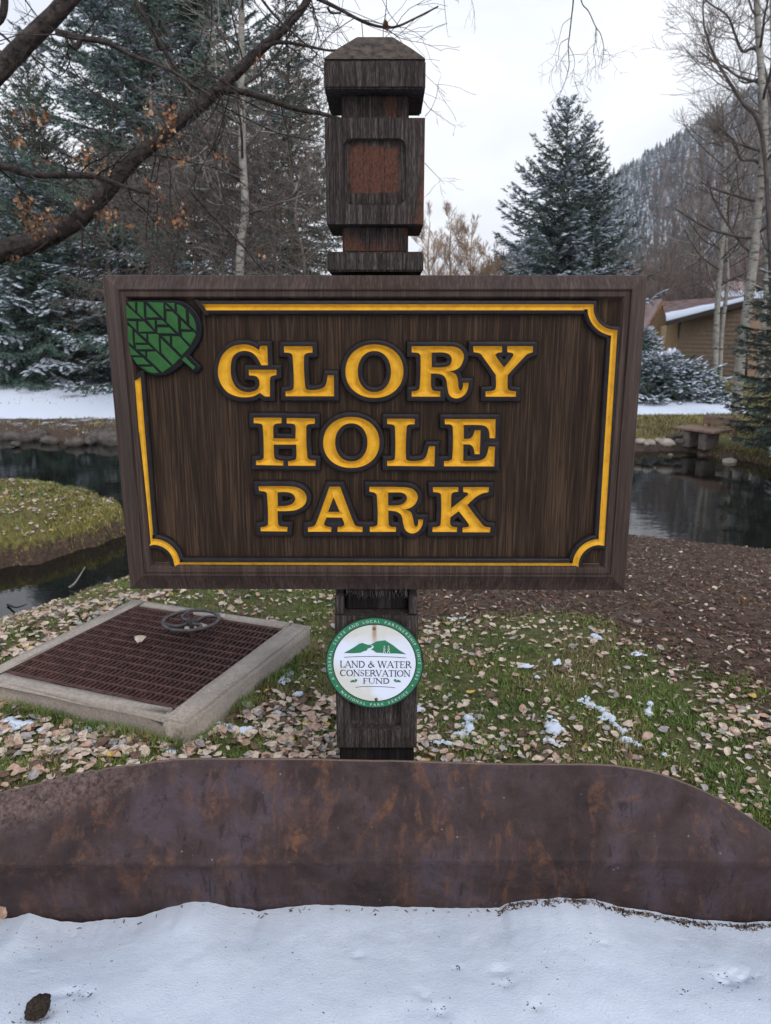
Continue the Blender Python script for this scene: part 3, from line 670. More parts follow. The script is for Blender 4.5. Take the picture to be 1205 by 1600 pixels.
for line in LET:
    allp = np.concatenate([c for _, cs in line for c in cs]); x0, y0 = allp.min(0) - BW - 3; x1, y1 = allp.max(0) + BW + 3
    st = .8; gx = np.arange(x0, x1, st) + .013; gy = np.arange(y0, y1, st) + .017; X, Y = np.meshgrid(gx, gy)
    U = np.full(X.shape, 60.)
    for ch, cs in line:
        p = np.concatenate(cs); a0, b0 = p.min(0) - BW * 1.5 - 4; a1, b1 = p.max(0) + BW * 1.5 + 4
        ix = np.where((gx >= a0) & (gx <= a1))[0]; iy = np.where((gy >= b0) & (gy <= b1))[0]
        sl = (slice(iy[0], iy[-1] + 1), slice(ix[0], ix[-1] + 1)); dm = poly_dist(X[sl], Y[sl], cs, True)
        de = dm if ch == 'O' else dm
        U[sl] = np.minimum(U[sl], dm)
        def hf(A):
            dd = np.clip(-A[:, 3], 0, None); u = np.clip(dd / 8.5, 0, 1)
            return BAND_Y + .0018 * sstep(0, .9, dd) + .0108 * (1 - (1 - u) ** 2)
        o = sobj('letter', carved('letter', gx[ix], gy[iy], [dm], [dm], hf, M['yellow']))
    def hb(A):
        dd = np.clip(A[:, 4], 0, None); u = np.clip((dd - 5.6) / (BW - 5.6), 0, 1)
        return BAND_Y - .0 + .0012 * np.exp(-((dd - 5.6) / .6) ** 2) + (FIELD_Y + .002 - BAND_Y) * (1 - np.sqrt(np.clip(1 - u ** 2, 0, 1)))
    sobj('letter_outline', carved('letter_outline', gx, gy, [-U, U - BW], [U], hb, M['black']))
# field panel
CN = [(160, 430), (1012, 430), (976, 922), (204, 920)]
def inset(k):                                 # corners of the outline moved in by k picture pixels
    (ax, ay), (bx, by), (cx_, cy_), (dx, dy) = CN
    f = lambda y: (y - ay) / (dy - ay)
    L = lambda y: ax + (dx - ax) * f(y); Rr = lambda y: bx + (cx_ - bx) * f(y)
    return [(L(ay + k) + k, ay + k), (Rr(by + k) - k, by + k), (Rr(cy_ - k) - k, cy_ - k), (L(dy - k) + k, dy - k)]
def quadgrid(name, cs, y, mat, n=2):
    V = [P(px, py, SY) for px, py in cs]; V = [(v.x, y, v.z) for v in V]; return pmesh(name, V, [(0, 3, 2, 1)], mat)
sobj('panel', quadgrid('panel', inset(33), FIELD_Y, M['sign_field']))
def backboard():
    V = [P(px, py, SY) for px, py in inset(3)]; V = [(v.x, y, v.z) for y in (SY + .030, SY + .055) for v in V]
    return pmesh('back_board', V, [(0, 1, 2, 3), (7, 6, 5, 4), (0, 4, 5, 1), (1, 5, 6, 2), (2, 6, 7, 3), (3, 7, 4, 0)], M['post_dark'])
sobj('back_board', backboard())
prof = [(0, .060), (0, .034), (.8, .031), (2, .030), (19.5, .0030), (21, 0), (22.6, .0004), (23.4, .0045), (25.2, .0045), (26.2, .0012), (33, .0012), (34.6, .004), (37.5, .0168), (39, .0183)]
for e in range(4):
    rows = []
    for k, dy in prof:
        c = inset(k); a, b = c[e], c[(e + 1) % 4]; rows.append([(a[0] + (b[0] - a[0]) * t, a[1] + (b[1] - a[1]) * t, dy) for t in np.linspace(0, 1, 24)])
    V = []; F = []
    for r_ in rows:
        for px, py, dy in r_: v = P(px, py, SY + (min(dy, .034) if dy >= .03 else 0)); V.append((v.x, SY + dy, v.z))
    for i in range(len(rows) - 1):
        for j in range(23): a = i * 24 + j; F.append((a, a + 1, a + 25, a + 24))
    me = pmesh('frame_rail', V, F, M['sign_frame']); 
    for p in me.polygons: p.use_smooth = True
    me.set_sharp_from_angle(angle=R(24)); sobj('frame_rail', me)
# border: black raised band with a yellow groove
def arc(cx_, cy_, r, a0, a1, n=14): return [(cx_ + r * math.cos(R(a0 + (a1 - a0) * i / n)), cy_ + r * math.sin(R(a0 + (a1 - a0) * i / n))) for i in range(n + 1)]
path = [(318, 480), (923.5, 480)] + arc(962, 481.5, 38.5, 178, 92) + [(961.5, 521.5), (940.5, 848)] + arc(937.5, 885, 37.5, -92, -180)[0:] + [(899, 884.8), (277.5, 883.8)] + arc(238.5, 885, 38, 0, -90)[0:] + [(235, 848), (214.5, 591)]
path = np.array(path)
def clean(p):
    o = [p[0]]
    for q in p[1:]:
        if np.hypot(*(q - o[-1])) > 2.6: o.append(q)
    return np.array(o)
path = clean(path)
def sweep(name, path, profile, mat, cut0=0, cut1=0):
    n = len(path); d = np.diff(path, axis=0); d /= np.linalg.norm(d, axis=1)[:, None]; nm = np.stack([-d[:, 1], d[:, 0]], -1)
    V = []; F = []; m = len(profile)
    for i in range(n):
        if i == 0: v = nm[0]; s_ = 1
        elif i == n - 1: v = nm[-1]; s_ = 1
        else:
            v = nm[i - 1] + nm[i]; v /= np.linalg.norm(v); s_ = 1 / max(.45, float(v @ nm[i]))
        for off, dy in profile:
            q = path[i] + v * off * s_
            if i == 0: q = q + d[0] * off * cut0
            if i == n - 1: q = q + d[-1] * off * cut1
            w = P(q[0], q[1], SY); V.append((w.x, SY + dy, w.z))
    for i in range(n - 1):
        for j in range(m - 1): a = i * m + j; F.append((a, a + m, a + m + 1, a + 1))
    me = pmesh(name, V, F, mat)
    for p in me.polygons: p.use_smooth = True
    me.set_sharp_from_angle(angle=R(35)); return me
h = 11.8
sobj('border_line', sweep('border_line', path, [(-4.7, .0035), (-4.3, .0052), (-2.0, .0100), (0, .0112), (2.0, .0100), (4.3, .0052), (4.7, .0035)], M['yellow'], .75, .75))
for s_ in (-1, 1):
    pr = [(h * s_, .0183), ((h - .4) * s_, .008), ((h - 1.6) * s_, .0048), ((h - 3) * s_, .0035), (4.7 * s_, .0035)]
    if s_ > 0: pr = pr[::-1]
    sobj('border_band', sweep('border_band', path, pr, M['black'], .75, .75))
for end, sg in ((0, -1), (-1, 1)):           # cut ends of the band
    pth = path[:2] if end == 0 else path[-2:]
    d = (pth[1] - pth[0]) / np.linalg.norm(pth[1] - pth[0]); nn = np.array([-d[1], d[0]]); base = path[end]
    V = []
    for off in (-h, -4.7, 4.7, h):
        for ext, dy in ((0, .0035), (7, .0035), (9.5, .0183)):
            q = base + nn * off * (1 if abs(off) < 6 else 1) + d * off * .75 + d * sg * ext; w = P(q[0], q[1], SY); V.append((w.x, SY + dy, w.z))
    F = [(i * 3 + j, i * 3 + j + 1, i * 3 + j + 4, i * 3 + j + 3) for i in range(3) for j in range(2)]
    sobj('border_end', pmesh('border_end', V, F, M['black']))
# leaf emblem
Lf = (185, 460, 8.607)
back = trace('88,72 400,66 740,68 ~850,82 ~960,135 ~1060,240 ~1120,370 ~1135,480 ~1105,620 ~1050,720 975,820 1122,965 ~1122,1000 ~1060,1068 1030,1070 885,935 ~800,1010 ~690,1080 ~560,1108 ~430,1095 ~320,1030 ~220,940 ~155,850 ~112,620', *Lf)
lx0, ly0 = back.min(0) - 3; lx1, ly1 = back.max(0) + 3; gx = np.arange(lx0, lx1, 1.1); gy = np.arange(ly0, ly1, 1.1); X, Y = np.meshgrid(gx, gy); dl = poly_dist(X, Y, [back], False)
emb = link('leaf_emblem', carved('leaf_emblem', gx, gy, [dl], [dl], lambda A: SY + .0005 + .010 * (1 - np.sqrt(np.clip(1 - (1 - np.clip(-A[:, 3] / 3.2, 0, 1)) ** 2, 0, 1))), M['emblack']), sign)
emb.matrix_parent_inverse = Matrix.Translation(sign.location).inverted()
CELLS = '''98,135 112,325 312,330|115,102 228,102 230,230|255,102 342,105 352,335 260,255|372,140 380,315 550,312|388,102 610,110 612,335|630,140 638,200 712,202|650,112 758,115 758,215
785,130 ~850,155 905,200 918,375 790,250|950,235 ~1010,320 ~1042,410 1048,500 955,410|645,230 725,230 800,305 812,525 648,375|845,350 975,475 842,470|852,505 1015,505 1045,545 975,685 858,570|120,362 240,362 250,490
270,365 342,365 482,500 272,510|385,345 490,345 495,480|518,345 592,348 655,410 520,408|525,445 685,445 770,530 530,525|122,415 188,465 205,700 135,640|220,505 378,655 222,655|285,525 378,530 380,605
402,530 530,532 545,560 555,785 408,640|235,680 405,680 475,740 240,742|145,685 290,825 165,820|570,590 838,855 735,955 580,785|590,562 695,562 695,665|722,565 820,565 958,715 855,825 725,695
285,768 362,768 365,835|388,770 505,768 715,970 590,1055 390,860|190,848 325,848 425,945 255,945|290,972 465,972 545,1055 ~460,1060 ~360,1020|892,838 1035,980 1012,1020 852,880'''.replace('\n', '|').split('|')
for i, cs in enumerate(CELLS):
    p = trace(cs, *Lf); n = len(p); c = p.mean(0)
    def ins(pp, k):
        e = np.roll(pp, -1, 0) - pp; e /= np.linalg.norm(e, axis=1)[:, None] + 1e-9; ar = np.cross(pp - c, np.roll(pp, -1, 0) - c).sum(); s_ = 1 if ar > 0 else -1
        nn = np.stack([-e[:, 1], e[:, 0]], -1) * s_; v = nn + np.roll(nn, 1, 0); L = (v * nn).sum(1); return pp + v / np.maximum(L, .35)[:, None] * k
    rings = [(0, .0012), (.25, -.0012), (1.05, -.0022)]; V = []
    for k, dy in rings:
        for q in ins(p, k): w = P(q[0], q[1], SY); V.append((w.x, SY + dy, w.z))
    F = [(r_ * n + j, r_ * n + (j + 1) % n, (r_ + 1) * n + (j + 1) % n, (r_ + 1) * n + j) for r_ in range(2) for j in range(n)] + [tuple(range(2 * n, 3 * n))]
    o = link('leaf_stem' if i == len(CELLS) - 1 else 'leaf_segment', pmesh('leaf_segment', V, F, M['leafgreen']), emb)
# corner gap filler between frame cove and field is the panel itself

# ================================================================== round enamel plaque
QY = PY - .010
qc = P(585.4, 1036, QY); QR = .1345
plq = thing('round_plaque', 'round green and white conservation plaque with mountain print screwed to the post', 'plaque', tuple(qc))
def m_plaque_white():
    t = NT('white_plaque_enamel'); w = t.coord((1, 1, 1), 'Object'); n = t.noise(w, 14, 4, .6, .5); f = t.noise(w, 180, 3, .6)
    st = t.coord((1, 1, .35), 'Object'); g = t.noise(st, 20, 3, .5)
    yz = t.N.new('ShaderNodeSeparateXYZ'); tc = t.N.new('ShaderNodeTexCoord'); t.L.new(tc.outputs['Object'], yz.inputs[0])
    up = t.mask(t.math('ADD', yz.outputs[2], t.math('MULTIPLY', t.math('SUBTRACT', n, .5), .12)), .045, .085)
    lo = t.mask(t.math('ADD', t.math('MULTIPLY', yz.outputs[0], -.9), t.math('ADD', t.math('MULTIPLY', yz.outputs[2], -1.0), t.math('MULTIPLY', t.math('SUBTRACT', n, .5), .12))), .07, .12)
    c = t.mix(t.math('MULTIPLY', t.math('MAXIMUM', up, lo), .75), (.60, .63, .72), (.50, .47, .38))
    sx = t.math('ABSOLUTE', yz.outputs[0]); dr = t.math('MULTIPLY', t.mask(sx, .009, .002), t.mask(yz.outputs[2], .045, .082))
    c = t.mix(t.math('MULTIPLY', dr, .8), c, (.30, .16, .07))
    sp_ = t.math('MULTIPLY', t.mask(f, .66, .72), t.mask(yz.outputs[2], .02, .08)); c = t.mix(t.math('MULTIPLY', sp_, .5), c, (.25, .17, .10))
    t.col(c).rough(.35).spec(.4); return t.m
M['pl_white'] = m_plaque_white()
M['pl_green'] = m_plain('green_plaque_enamel', (.010, .125, .050), (.014, .160, .066), .35, 40, .5, .1, .001)
M['pl_black'] = m_plain('black_print', (.010, .011, .018), (.014, .015, .024), .5, 60, .3, .05, .001)
M['pl_letter'] = m_plain('pale_ring_lettering', (.45, .52, .46), (.62, .66, .60), .5, 60, .3, .05, .001)
M['pl_edge'] = m_plain('dark_plaque_rim', (.006, .012, .009), (.012, .02, .016), .5, 60, .3, .05, .001)
M['screw'] = m_plain('rusty_screw_head', (.05, .025, .014), (.26, .20, .16), .6, 90, .5, .6, .001)
def qpt(u, v, l=0): return (u * QR, -l, v * QR)
def annulus(name, r0, r1, l, mat, l1=None, n=96, chip=False):
    V = []; F = []
    for r, ll in ((r0, l), (r1, l if l1 is None else l1)):
        for i in range(n):
            a = 2 * math.pi * i / n; rr = r
            if chip and r == r1 and -.02 < a < .28: rr = r - .018 * max(0, math.sin((a + .02) / .3 * math.pi))
            V.append(qpt(rr * math.cos(a), rr * math.sin(a), ll))
    F = [(i, (i + 1) % n, n + (i + 1) % n, n + i) for i in range(n)]
    if r0 < 1e-6: V = V[n:]; F = [tuple(range(n))]
    return pmesh(name, V, F, mat)
bm = bmesh.new(); bmesh.ops.create_cone(bm, cap_ends=True, segments=96, radius1=QR, radius2=QR, depth=.004, matrix=Matrix.Rotation(R(90), 4, 'X'))
link('plaque_disc', bm_mesh('plaque_disc', bm, M['pl_edge']), plq)
link('green_ring', annulus('green_ring', .855, .975, .0024, M['pl_green'], chip=True), plq)
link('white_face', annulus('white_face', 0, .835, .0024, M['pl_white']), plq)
def qz(x, y): return ((x - 588) / 563, (592 - y) / 521)
def fill(name, polys, l, mat):
    bm = bmesh.new()
    for p in polys:
        vs = [bm.verts.new(qpt(u, v, l)) for u, v in p]; f = bm.faces.new(vs)
    bmesh.ops.triangulate(bm, faces=bm.faces[:], ngon_method='EAR_CLIP')
    me = bpy.data.meshes.new(name); bm.to_mesh(me); bm.free(); me.materials.append(mat); return me
mt = [[qz(*q) for q in L] for L in (
  [(238, 472), (300, 440), (375, 395), (412, 368), (450, 358), (500, 376), (545, 383), (566, 399), (545, 412), (510, 424), (500, 445), (465, 452), (430, 470), (330, 476)],
  [(528, 380), (560, 370), (610, 340), (670, 334), (710, 328), (800, 385), (870, 440), (950, 487), (840, 478), (740, 478), (608, 468), (570, 440), (545, 431), (578, 414), (580, 395), (555, 382)])]
link('mountain_print', fill('mountain_print', mt, .0029, M['pl_green']), plq)
def stroke_polys(pts, w):
    out = []
    for (a, b) in zip(pts, pts[1:]):
        a = np.array(a); b = np.array(b); d = b - a; L = np.linalg.norm(d); 
        if L < 1e-6: continue
        d /= L; n_ = np.array([-d[1], d[0]]) * w / 2; e = d * w * .3; out.append([tuple(a - e + n_), tuple(a - e - n_), tuple(b + e - n_), tuple(b + e + n_)])
    return out
hk = []
for x in (700, 748):
    for seg, w in (([(x, 392), (x + 1, 404)], .020), ([(x + 1, 404), (x - 2, 436)], .026), ([(x - 2, 434), (x - 12, 472)], .012), ([(x - 1, 434), (x + 14, 474)], .012), ([(x, 412), (x + 13, 432)], .009), ([(x - 4, 410), (x - 7, 428)], .018)):
        hk += stroke_polys([qz(*p) for p in seg], w)
link('hiker_print', fill('hiker_print', hk, .0034, M['pl_letter']), plq)
ln = []
ln += stroke_polys([qz(*p) for p in ((243, 521), (380, 514), (590, 511), (780, 517), (948, 528))], .011)
ln += stroke_polys([qz(*p) for p in ((373, 867), (450, 858), (590, 857), (720, 862), (822, 871))], .011)
# serif capitals: strokes (x, y in cap heights), T thick, t thin, and the foot serifs
def bow(cx_, cy_, rx, ry, a0, a1, n=8): return [(cx_ + rx * math.cos(R(a0 + (a1 - a0) * i / n)), cy_ + ry * math.sin(R(a0 + (a1 - a0) * i / n))) for i in range(n + 1)]
GL = {'L': (.62, [('T', [(.16, 0), (.16, 1)]), ('t', [(.16, .03), (.56, .03), (.60, .2)])], [(.16, 1)]),
 'A': (.86, [('t', [(.08, 0), (.42, 1)]), ('T', [(.42, 1), (.78, 0)]), ('t', [(.2, .34), (.64, .34)])], [(.08, 0), (.78, 0)]),
 'N': (.90, [('t', [(.14, 0), (.14, 1)]), ('T', [(.12, 1), (.76, 0)]), ('t', [(.76, 0), (.76, 1)])], [(.14, 0), (.10, 1), (.76, 1)]),
 'D': (.86, [('T', [(.16, 0), (.16, 1)]), ('t', [(.1, .97), (.4, .97)]), ('T', bow(.38, .5, .38, .47, 90, -90)), ('t', [(.1, .03), (.4, .03)])], []),
 '&': (.90, [('T', [(.84, .1), (.3, .72)]), ('t', bow(.42, .79, .15, .18, 210, -60)), ('t', [(.5, .64), (.22, .46)]), ('T', bow(.34, .26, .24, .24, 120, 300)), ('t', [(.46, .06), (.8, .5)])], []),
 'W': (1.22, [('T', [(.1, 1), (.36, 0)]), ('t', [(.36, 0), (.6, 1)]), ('T', [(.6, 1), (.86, 0)]), ('t', [(.86, 0), (1.1, 1)])], [(.1, 1), (1.1, 1), (.6, 1)]),
 'T': (.76, [('T', [(.38, 0), (.38, 1)]), ('t', [(.04, .84), (.05, .97), (.71, .97), (.72, .84)])], [(.38, 0)]),
 'E': (.70, [('T', [(.16, 0), (.16, 1)]), ('t', [(.1, .97), (.6, .97), (.61, .82)]), ('t', [(.16, .52), (.52, .52)]), ('t', [(.1, .03), (.62, .03), (.66, .2)])], []),
 'R': (.80, [('T', [(.16, 0), (.16, 1)]), ('t', [(.1, .97), (.38, .97)]), ('T', bow(.38, .74, .22, .23, 90, -90)), ('t', [(.16, .5), (.4, .5)]), ('T', [(.38, .5), (.78, 0)])], [(.16, 0)]),
 'C': (.86, [('t', [(.76, .78), (.7, .9)]), ('t', bow(.46, .5, .36, .48, 45, 110)), ('T', bow(.46, .5, .38, .48, 110, 250)), ('t', bow(.46, .5, .36, .48, 250, 318))], []),
 'O': (.94, [('T', bow(.46, .5, .38, .48, 120, 240)), ('t', bow(.46, .5, .38, .48, 240, 300, 4)), ('T', bow(.46, .5, .38, .48, 300, 420)), ('t', bow(.46, .5, .38, .48, 60, 120, 4))], []),
 'S': (.62, [('t', [(.52, .8), (.5, .92)]), ('t', bow(.3, .74, .2, .23, 40, 160)), ('T', [(.11, .68), (.2, .56), (.4, .44), (.5, .32)]), ('t', bow(.3, .26, .2, .24, 10, -150)), ('t', [(.08, .06), (.08, .24)])], []),
 'V': (.84, [('T', [(.08, 1), (.42, 0)]), ('t', [(.42, 0), (.74, 1)])], [(.08, 1), (.74, 1)]),
 'I': (.36, [('T', [(.18, 0), (.18, 1)])], [(.18, 0), (.18, 1)]),
 'F': (.66, [('T', [(.16, 0), (.16, 1)]), ('t', [(.1, .97), (.58, .97), (.59, .8)]), ('t', [(.16, .5), (.48, .5)])], [(.16, 0)]),
 'U': (.90, [('T', [(.16, 1), (.16, .34)]), ('t', bow(.45, .33, .29, .31, 180, 360)), ('t', [(.74, .33), (.74, 1)])], [(.16, 1), (.74, 1)]),
 ' ': (.34, [], [])}
tx = []
def row(text, x0, x1, yb, yt, tilt):
    W = sum(GL[c][0] for c in text); k = (x1 - x0) / W; x = x0; Hh = yb - yt
    for c in text:
        w, st, sf = GL[c]
        f = lambda p: qz(x + p[0] * k, yb - p[1] * Hh + tilt * (x + p[0] * k - 588))
        for kind, pl in st:
            for q in stroke_polys([f(p) for p in pl], .019 if kind == 'T' else .0095): tx.append(q)
        for p in sf:
            for q in stroke_polys([f((p[0] - .12, p[1])), f((p[0] + .12, p[1]))], .009): tx.append(q)
        x += w * k
row('LAND & WATER', 190, 1010, 639, 566, .008)
row('CONSERVATION', 190, 1000, 738, 668, .010)
row('FUND', 452, 762, 822, 762, .008)
link('serif_lettering', fill('serif_lettering', tx, .0032, M['pl_black']), plq)
for k in (0, 4): link('rule_line', fill('rule_line', ln[k:k + 4], .0030, M['pl_black']), plq)
lfp = []
for sgn, ox in ((1, 348), (-1, 850)):
    for cx_, cy_, rx, ry, an in ((-16, 2, 26, 12, -20), (26, -8, 16, 15, 30), (8, 10, 18, 6, 0)):
        lfp.append([qz(ox + sgn * (cx_ + rx * math.cos(a) * math.cos(R(an)) - ry * math.sin(a) * math.sin(R(an))), 793 + cy_ + rx * math.cos(a) * math.sin(R(an)) + ry * math.sin(a) * math.cos(R(an))) for a in [i * math.pi / 5 for i in range(10)]])
for k in (0, 3): link('sprig_print', fill('sprig_print', lfp[k:k + 3], .0030, M['pl_green']), plq)
_gc = {}
def glyph(ch):
    if ch not in _gc:
        c = bpy.data.curves.new('glyph', 'FONT'); c.body = ch; c.size = 1; c.align_x = 'CENTER'; c.resolution_u = 2
        o = bpy.data.objects.new('glyph', c); COL.objects.link(o); bpy.context.view_layer.update()
        me = bpy.data.meshes.new_from_object(o.evaluated_get(bpy.context.evaluated_depsgraph_get()))
        _gc[ch] = ([tuple(v.co) for v in me.vertices], [tuple(p.vertices) for p in me.polygons])
        bpy.data.objects.remove(o); bpy.data.curves.remove(c); bpy.data.meshes.remove(me)
    return _gc[ch]
V = []; F = []
def ring_text(s, a0, a1, rad, size, top=True):
    wd = {'I': .5, ' ': .75, ',': .5, '1': .7, 'L': .85, 'M': 1.2, 'N': 1.1}
    w = [wd.get(c, 1) for c in s]; tot = sum(w) - w[0] / 2 - w[-1] / 2; acc = -w[0] / 2
    for c, ww in zip(s, w):
        a = R(a0 + (a1 - a0) * (acc + ww / 2) / tot); acc += ww
        if c == ' ': continue
        vs, fs = glyph(c); n0 = len(V); up = 1 if top else -1
        rx, rz = math.cos(a), math.sin(a); tx_, tz_ = (rz, -rx) if top else (-rz, rx)
        for x, y, _ in vs:
            yy = (y - .36) * size; xx = x * size * 1.05; V.append(qpt(rx * (rad + up * yy) + tx_ * xx, rz * (rad + up * yy) + tz_ * xx, .0030))
        F.extend(tuple(n0 + i for i in f) for f in fs)
ring_text('A FEDERAL, STATE AND LOCAL PARTNERSHIP SINCE 1965', 201.5, -22, .915, .078)
ring_text('NATIONAL PARK SERVICE', 224, 316, .915, .078, False)
for a in (213, -32):
    a = R(a); cx_, cz_ = .915 * math.cos(a), .915 * math.sin(a); n0 = len(V)
    for i in range(8): V.append(qpt(cx_ + .014 * math.cos(i * math.pi / 4), cz_ + .014 * math.sin(i * math.pi / 4), .003))
    F.append(tuple(range(n0, n0 + 8)))
link('ring_lettering', pmesh('ring_lettering', V, F, M['pl_letter']), plq)
for x, y in ((586, 200), (606, 1008)):
    u, v = qz(x, y); bm = bmesh.new()
    bmesh.ops.create_cone(bm, cap_ends=True, segments=16, radius1=.0036, radius2=.0026, depth=.002, matrix=Matrix.Translation(qpt(u, v, .0036)) @ Matrix.Rotation(R(90), 4, 'X'))
    bmesh.ops.create_cone(bm, cap_ends=True, segments=6, radius1=.0018, radius2=.0014, depth=.0022, matrix=Matrix.Translation(qpt(u, v, .0050)) @ Matrix.Rotation(R(90), 4, 'X'))
    bmesh.ops.create_cone(bm, cap_ends=True, segments=18, radius1=.0052, radius2=.0050, depth=.0008, matrix=Matrix.Translation(qpt(u, v, .0028)) @ Matrix.Rotation(R(90), 4, 'X'))
    link('screw', bm_mesh('screw', bm, M['screw']), plq)
# ================================================================== vault slab, grate and handwheel
SZ = .205
FC, RC, BC = (np.array(G(x, y, SZ)[:2]) for x, y in ((291, 1131), (486, 977), (204, 937)))
eu = RC - FC; Lu = np.linalg.norm(eu); eu /= Lu                    # front corner -> right corner
ev = np.array([-eu[1], eu[0]]); Lv = float((BC - RC) @ ev)           # right corner -> back corner
ang = math.atan2(eu[1], eu[0]); zg = tz(FC[0] - .3, FC[1] + .4)
slab = thing('concrete_vault_rim', 'low square concrete rim around the rusted grate on the leaf strewn grass', 'concrete slab', (FC[0], FC[1], zg), rz=ang)
H0 = SZ - zg
ia, ib, ja, jb = .085, Lu - .085, .100, Lv - .085                   # opening
def rim():
    bm = bmesh.new()
    for (a, b, c, d) in ((0, Lu, 0, ja), (0, Lu, jb, Lv), (0, ia, ja, jb), (ib, Lu, ja, jb)):
        box_bm(a, b, c, d, -.12, H0, 0, 1, bm)
    bmesh.ops.remove_doubles(bm, verts=bm.verts, dist=.0005)
    bm.faces.ensure_lookup_table()
    # drop the coincident inner faces, then round and roughen the edges
    seen = {}
    for f in bm.faces: seen.setdefault(tuple(sorted(v.index for v in f.verts)), []).append(f)
    dbl = [f for k, v in seen.items() if len(v) > 1 for f in v]
    if dbl: bmesh.ops.delete(bm, geom=dbl, context='FACES')
    bmesh.ops.bevel(bm, geom=[e for e in bm.edges if e.is_manifold and e.calc_face_angle(0) > .5], offset=.012, segments=2, affect='EDGES')
    bmesh.ops.triangulate(bm, faces=bm.faces[:])
    for _ in range(3): bmesh.ops.subdivide_edges(bm, edges=[e for e in bm.edges if e.calc_length() > .035], cuts=1)
    for v in bm.verts:
        n = mnoise.noise(v.co * 14) * .004 + mnoise.noise(v.co * 60) * .0015
        v.co += Vector((n, mnoise.noise(v.co * 15 + Vector((7, 1, 2))) * .004, n * .8))
    return bm_mesh('concrete_rim', bm, M['concrete'], True)
link('concrete_rim', rim(), slab)
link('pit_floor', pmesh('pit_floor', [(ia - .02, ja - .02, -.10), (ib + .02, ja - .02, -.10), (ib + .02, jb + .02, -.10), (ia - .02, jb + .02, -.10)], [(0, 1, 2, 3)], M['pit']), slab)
grate = thing('metal_grate', 'rusted brown steel grating set into the concrete rim', 'grate', (FC[0], FC[1], SZ), rz=ang)
NB, NC = 38, 14
bmm = box_bm(ia + .002, ib - .002, -.0025, .0025, -.032, -.004, .0008, 1); bar = bm_mesh('bearing_bar', bmm, M['grate'])
for i in range(NB):
    o = link('bearing_bar', bar, grate, (0, ja + .006 + (jb - ja - .012) * i / (NB - 1), random.Random(i).uniform(-.001, .001)))
bmm = box_bm(-.0035, .0035, ja + .002, jb - .002, -.012, -.001, .0010, 1); rod = bm_mesh('cross_rod', bmm, M['grate'])
for i in range(NC): link('cross_rod', rod, grate, (ia + .010 + (ib - ia - .02) * i / (NC - 1), 0, 0))
for a, b, c, d in ((ia, ib, ja - .004, ja + .002), (ia, ib, jb - .002, jb + .004), (ia - .004, ia + .002, ja, jb), (ib - .002, ib + .004, ja, jb)):
    link('edge_bar', bm_mesh('edge_bar', box_bm(a, b, c, d, -.034, -.0005, .001, 1), M['grate']), grate)
hw = G(299, 968, SZ + .075); hc = (hw.x, hw.y, SZ)
wheel = thing('valve_handwheel', 'round grey cast iron valve handwheel lying just above the far corner of the grate', 'handwheel', hc)
WR = abs((G(341, 968, SZ + .07) - G(256, 968, SZ + .07)).x) / 2; WH = .072
def tor(R0, r, n=48, m=8):
    V = []; F = []
    for i in range(n):
        a = 2 * math.pi * i / n
        for j in range(m): b = 2 * math.pi * j / m; q = R0 + r * math.cos(b); V.append((q * math.cos(a), q * math.sin(a), WH + r * .9 * math.sin(b)))
    for i in range(n):
        for j in range(m): F.append((i * m + j, ((i + 1) % n) * m + j, ((i + 1) % n) * m + (j + 1) % m, i * m + (j + 1) % m))
    return V, F
V, F = tor(WR, .0085); link('wheel_rim', pmesh('wheel_rim', V, F, M['iron'], True), wheel)
for k in range(4):
    a = R(20 + 90 * k); tb = Tubes()
    pts = [(.014 + (WR - .018) * s_, .035 * math.sin(s_ * math.pi), WH - .012 + .010 * s_) for s_ in np.linspace(0, 1, 9)]
    ca, sa = math.cos(a), math.sin(a); tb.add([(x * ca - y * sa, x * sa + y * ca, z) for x, y, z in pts], [.0085] * 4 + [.0065] * 5, 7)
    link('spoke', tb.mesh('spoke', M['iron']), wheel)
def cyl(name, r0, r1, z0, z1, mat, n=20):
    bm = bmesh.new(); bmesh.ops.create_cone(bm, cap_ends=True, segments=n, radius1=r0, radius2=r1, depth=z1 - z0, matrix=Matrix.Translation((0, 0, (z0 + z1) / 2))); bmesh.ops.bevel(bm, geom=[e for e in bm.edges if e.calc_face_angle(0) > .8], offset=.0015, segments=2, affect='EDGES')
    return bm_mesh(name, bm, mat)
link('hub', cyl('hub', .024, .019, WH - .022, WH + .012, M['iron']), wheel)
link('stem_nut', cyl('stem_nut', .014, .011, WH + .012, WH + .034, M['grate'], 6), wheel)
link('valve_stem', cyl('valve_stem', .011, .011, -.12, WH - .022, M['grate'], 12), wheel)

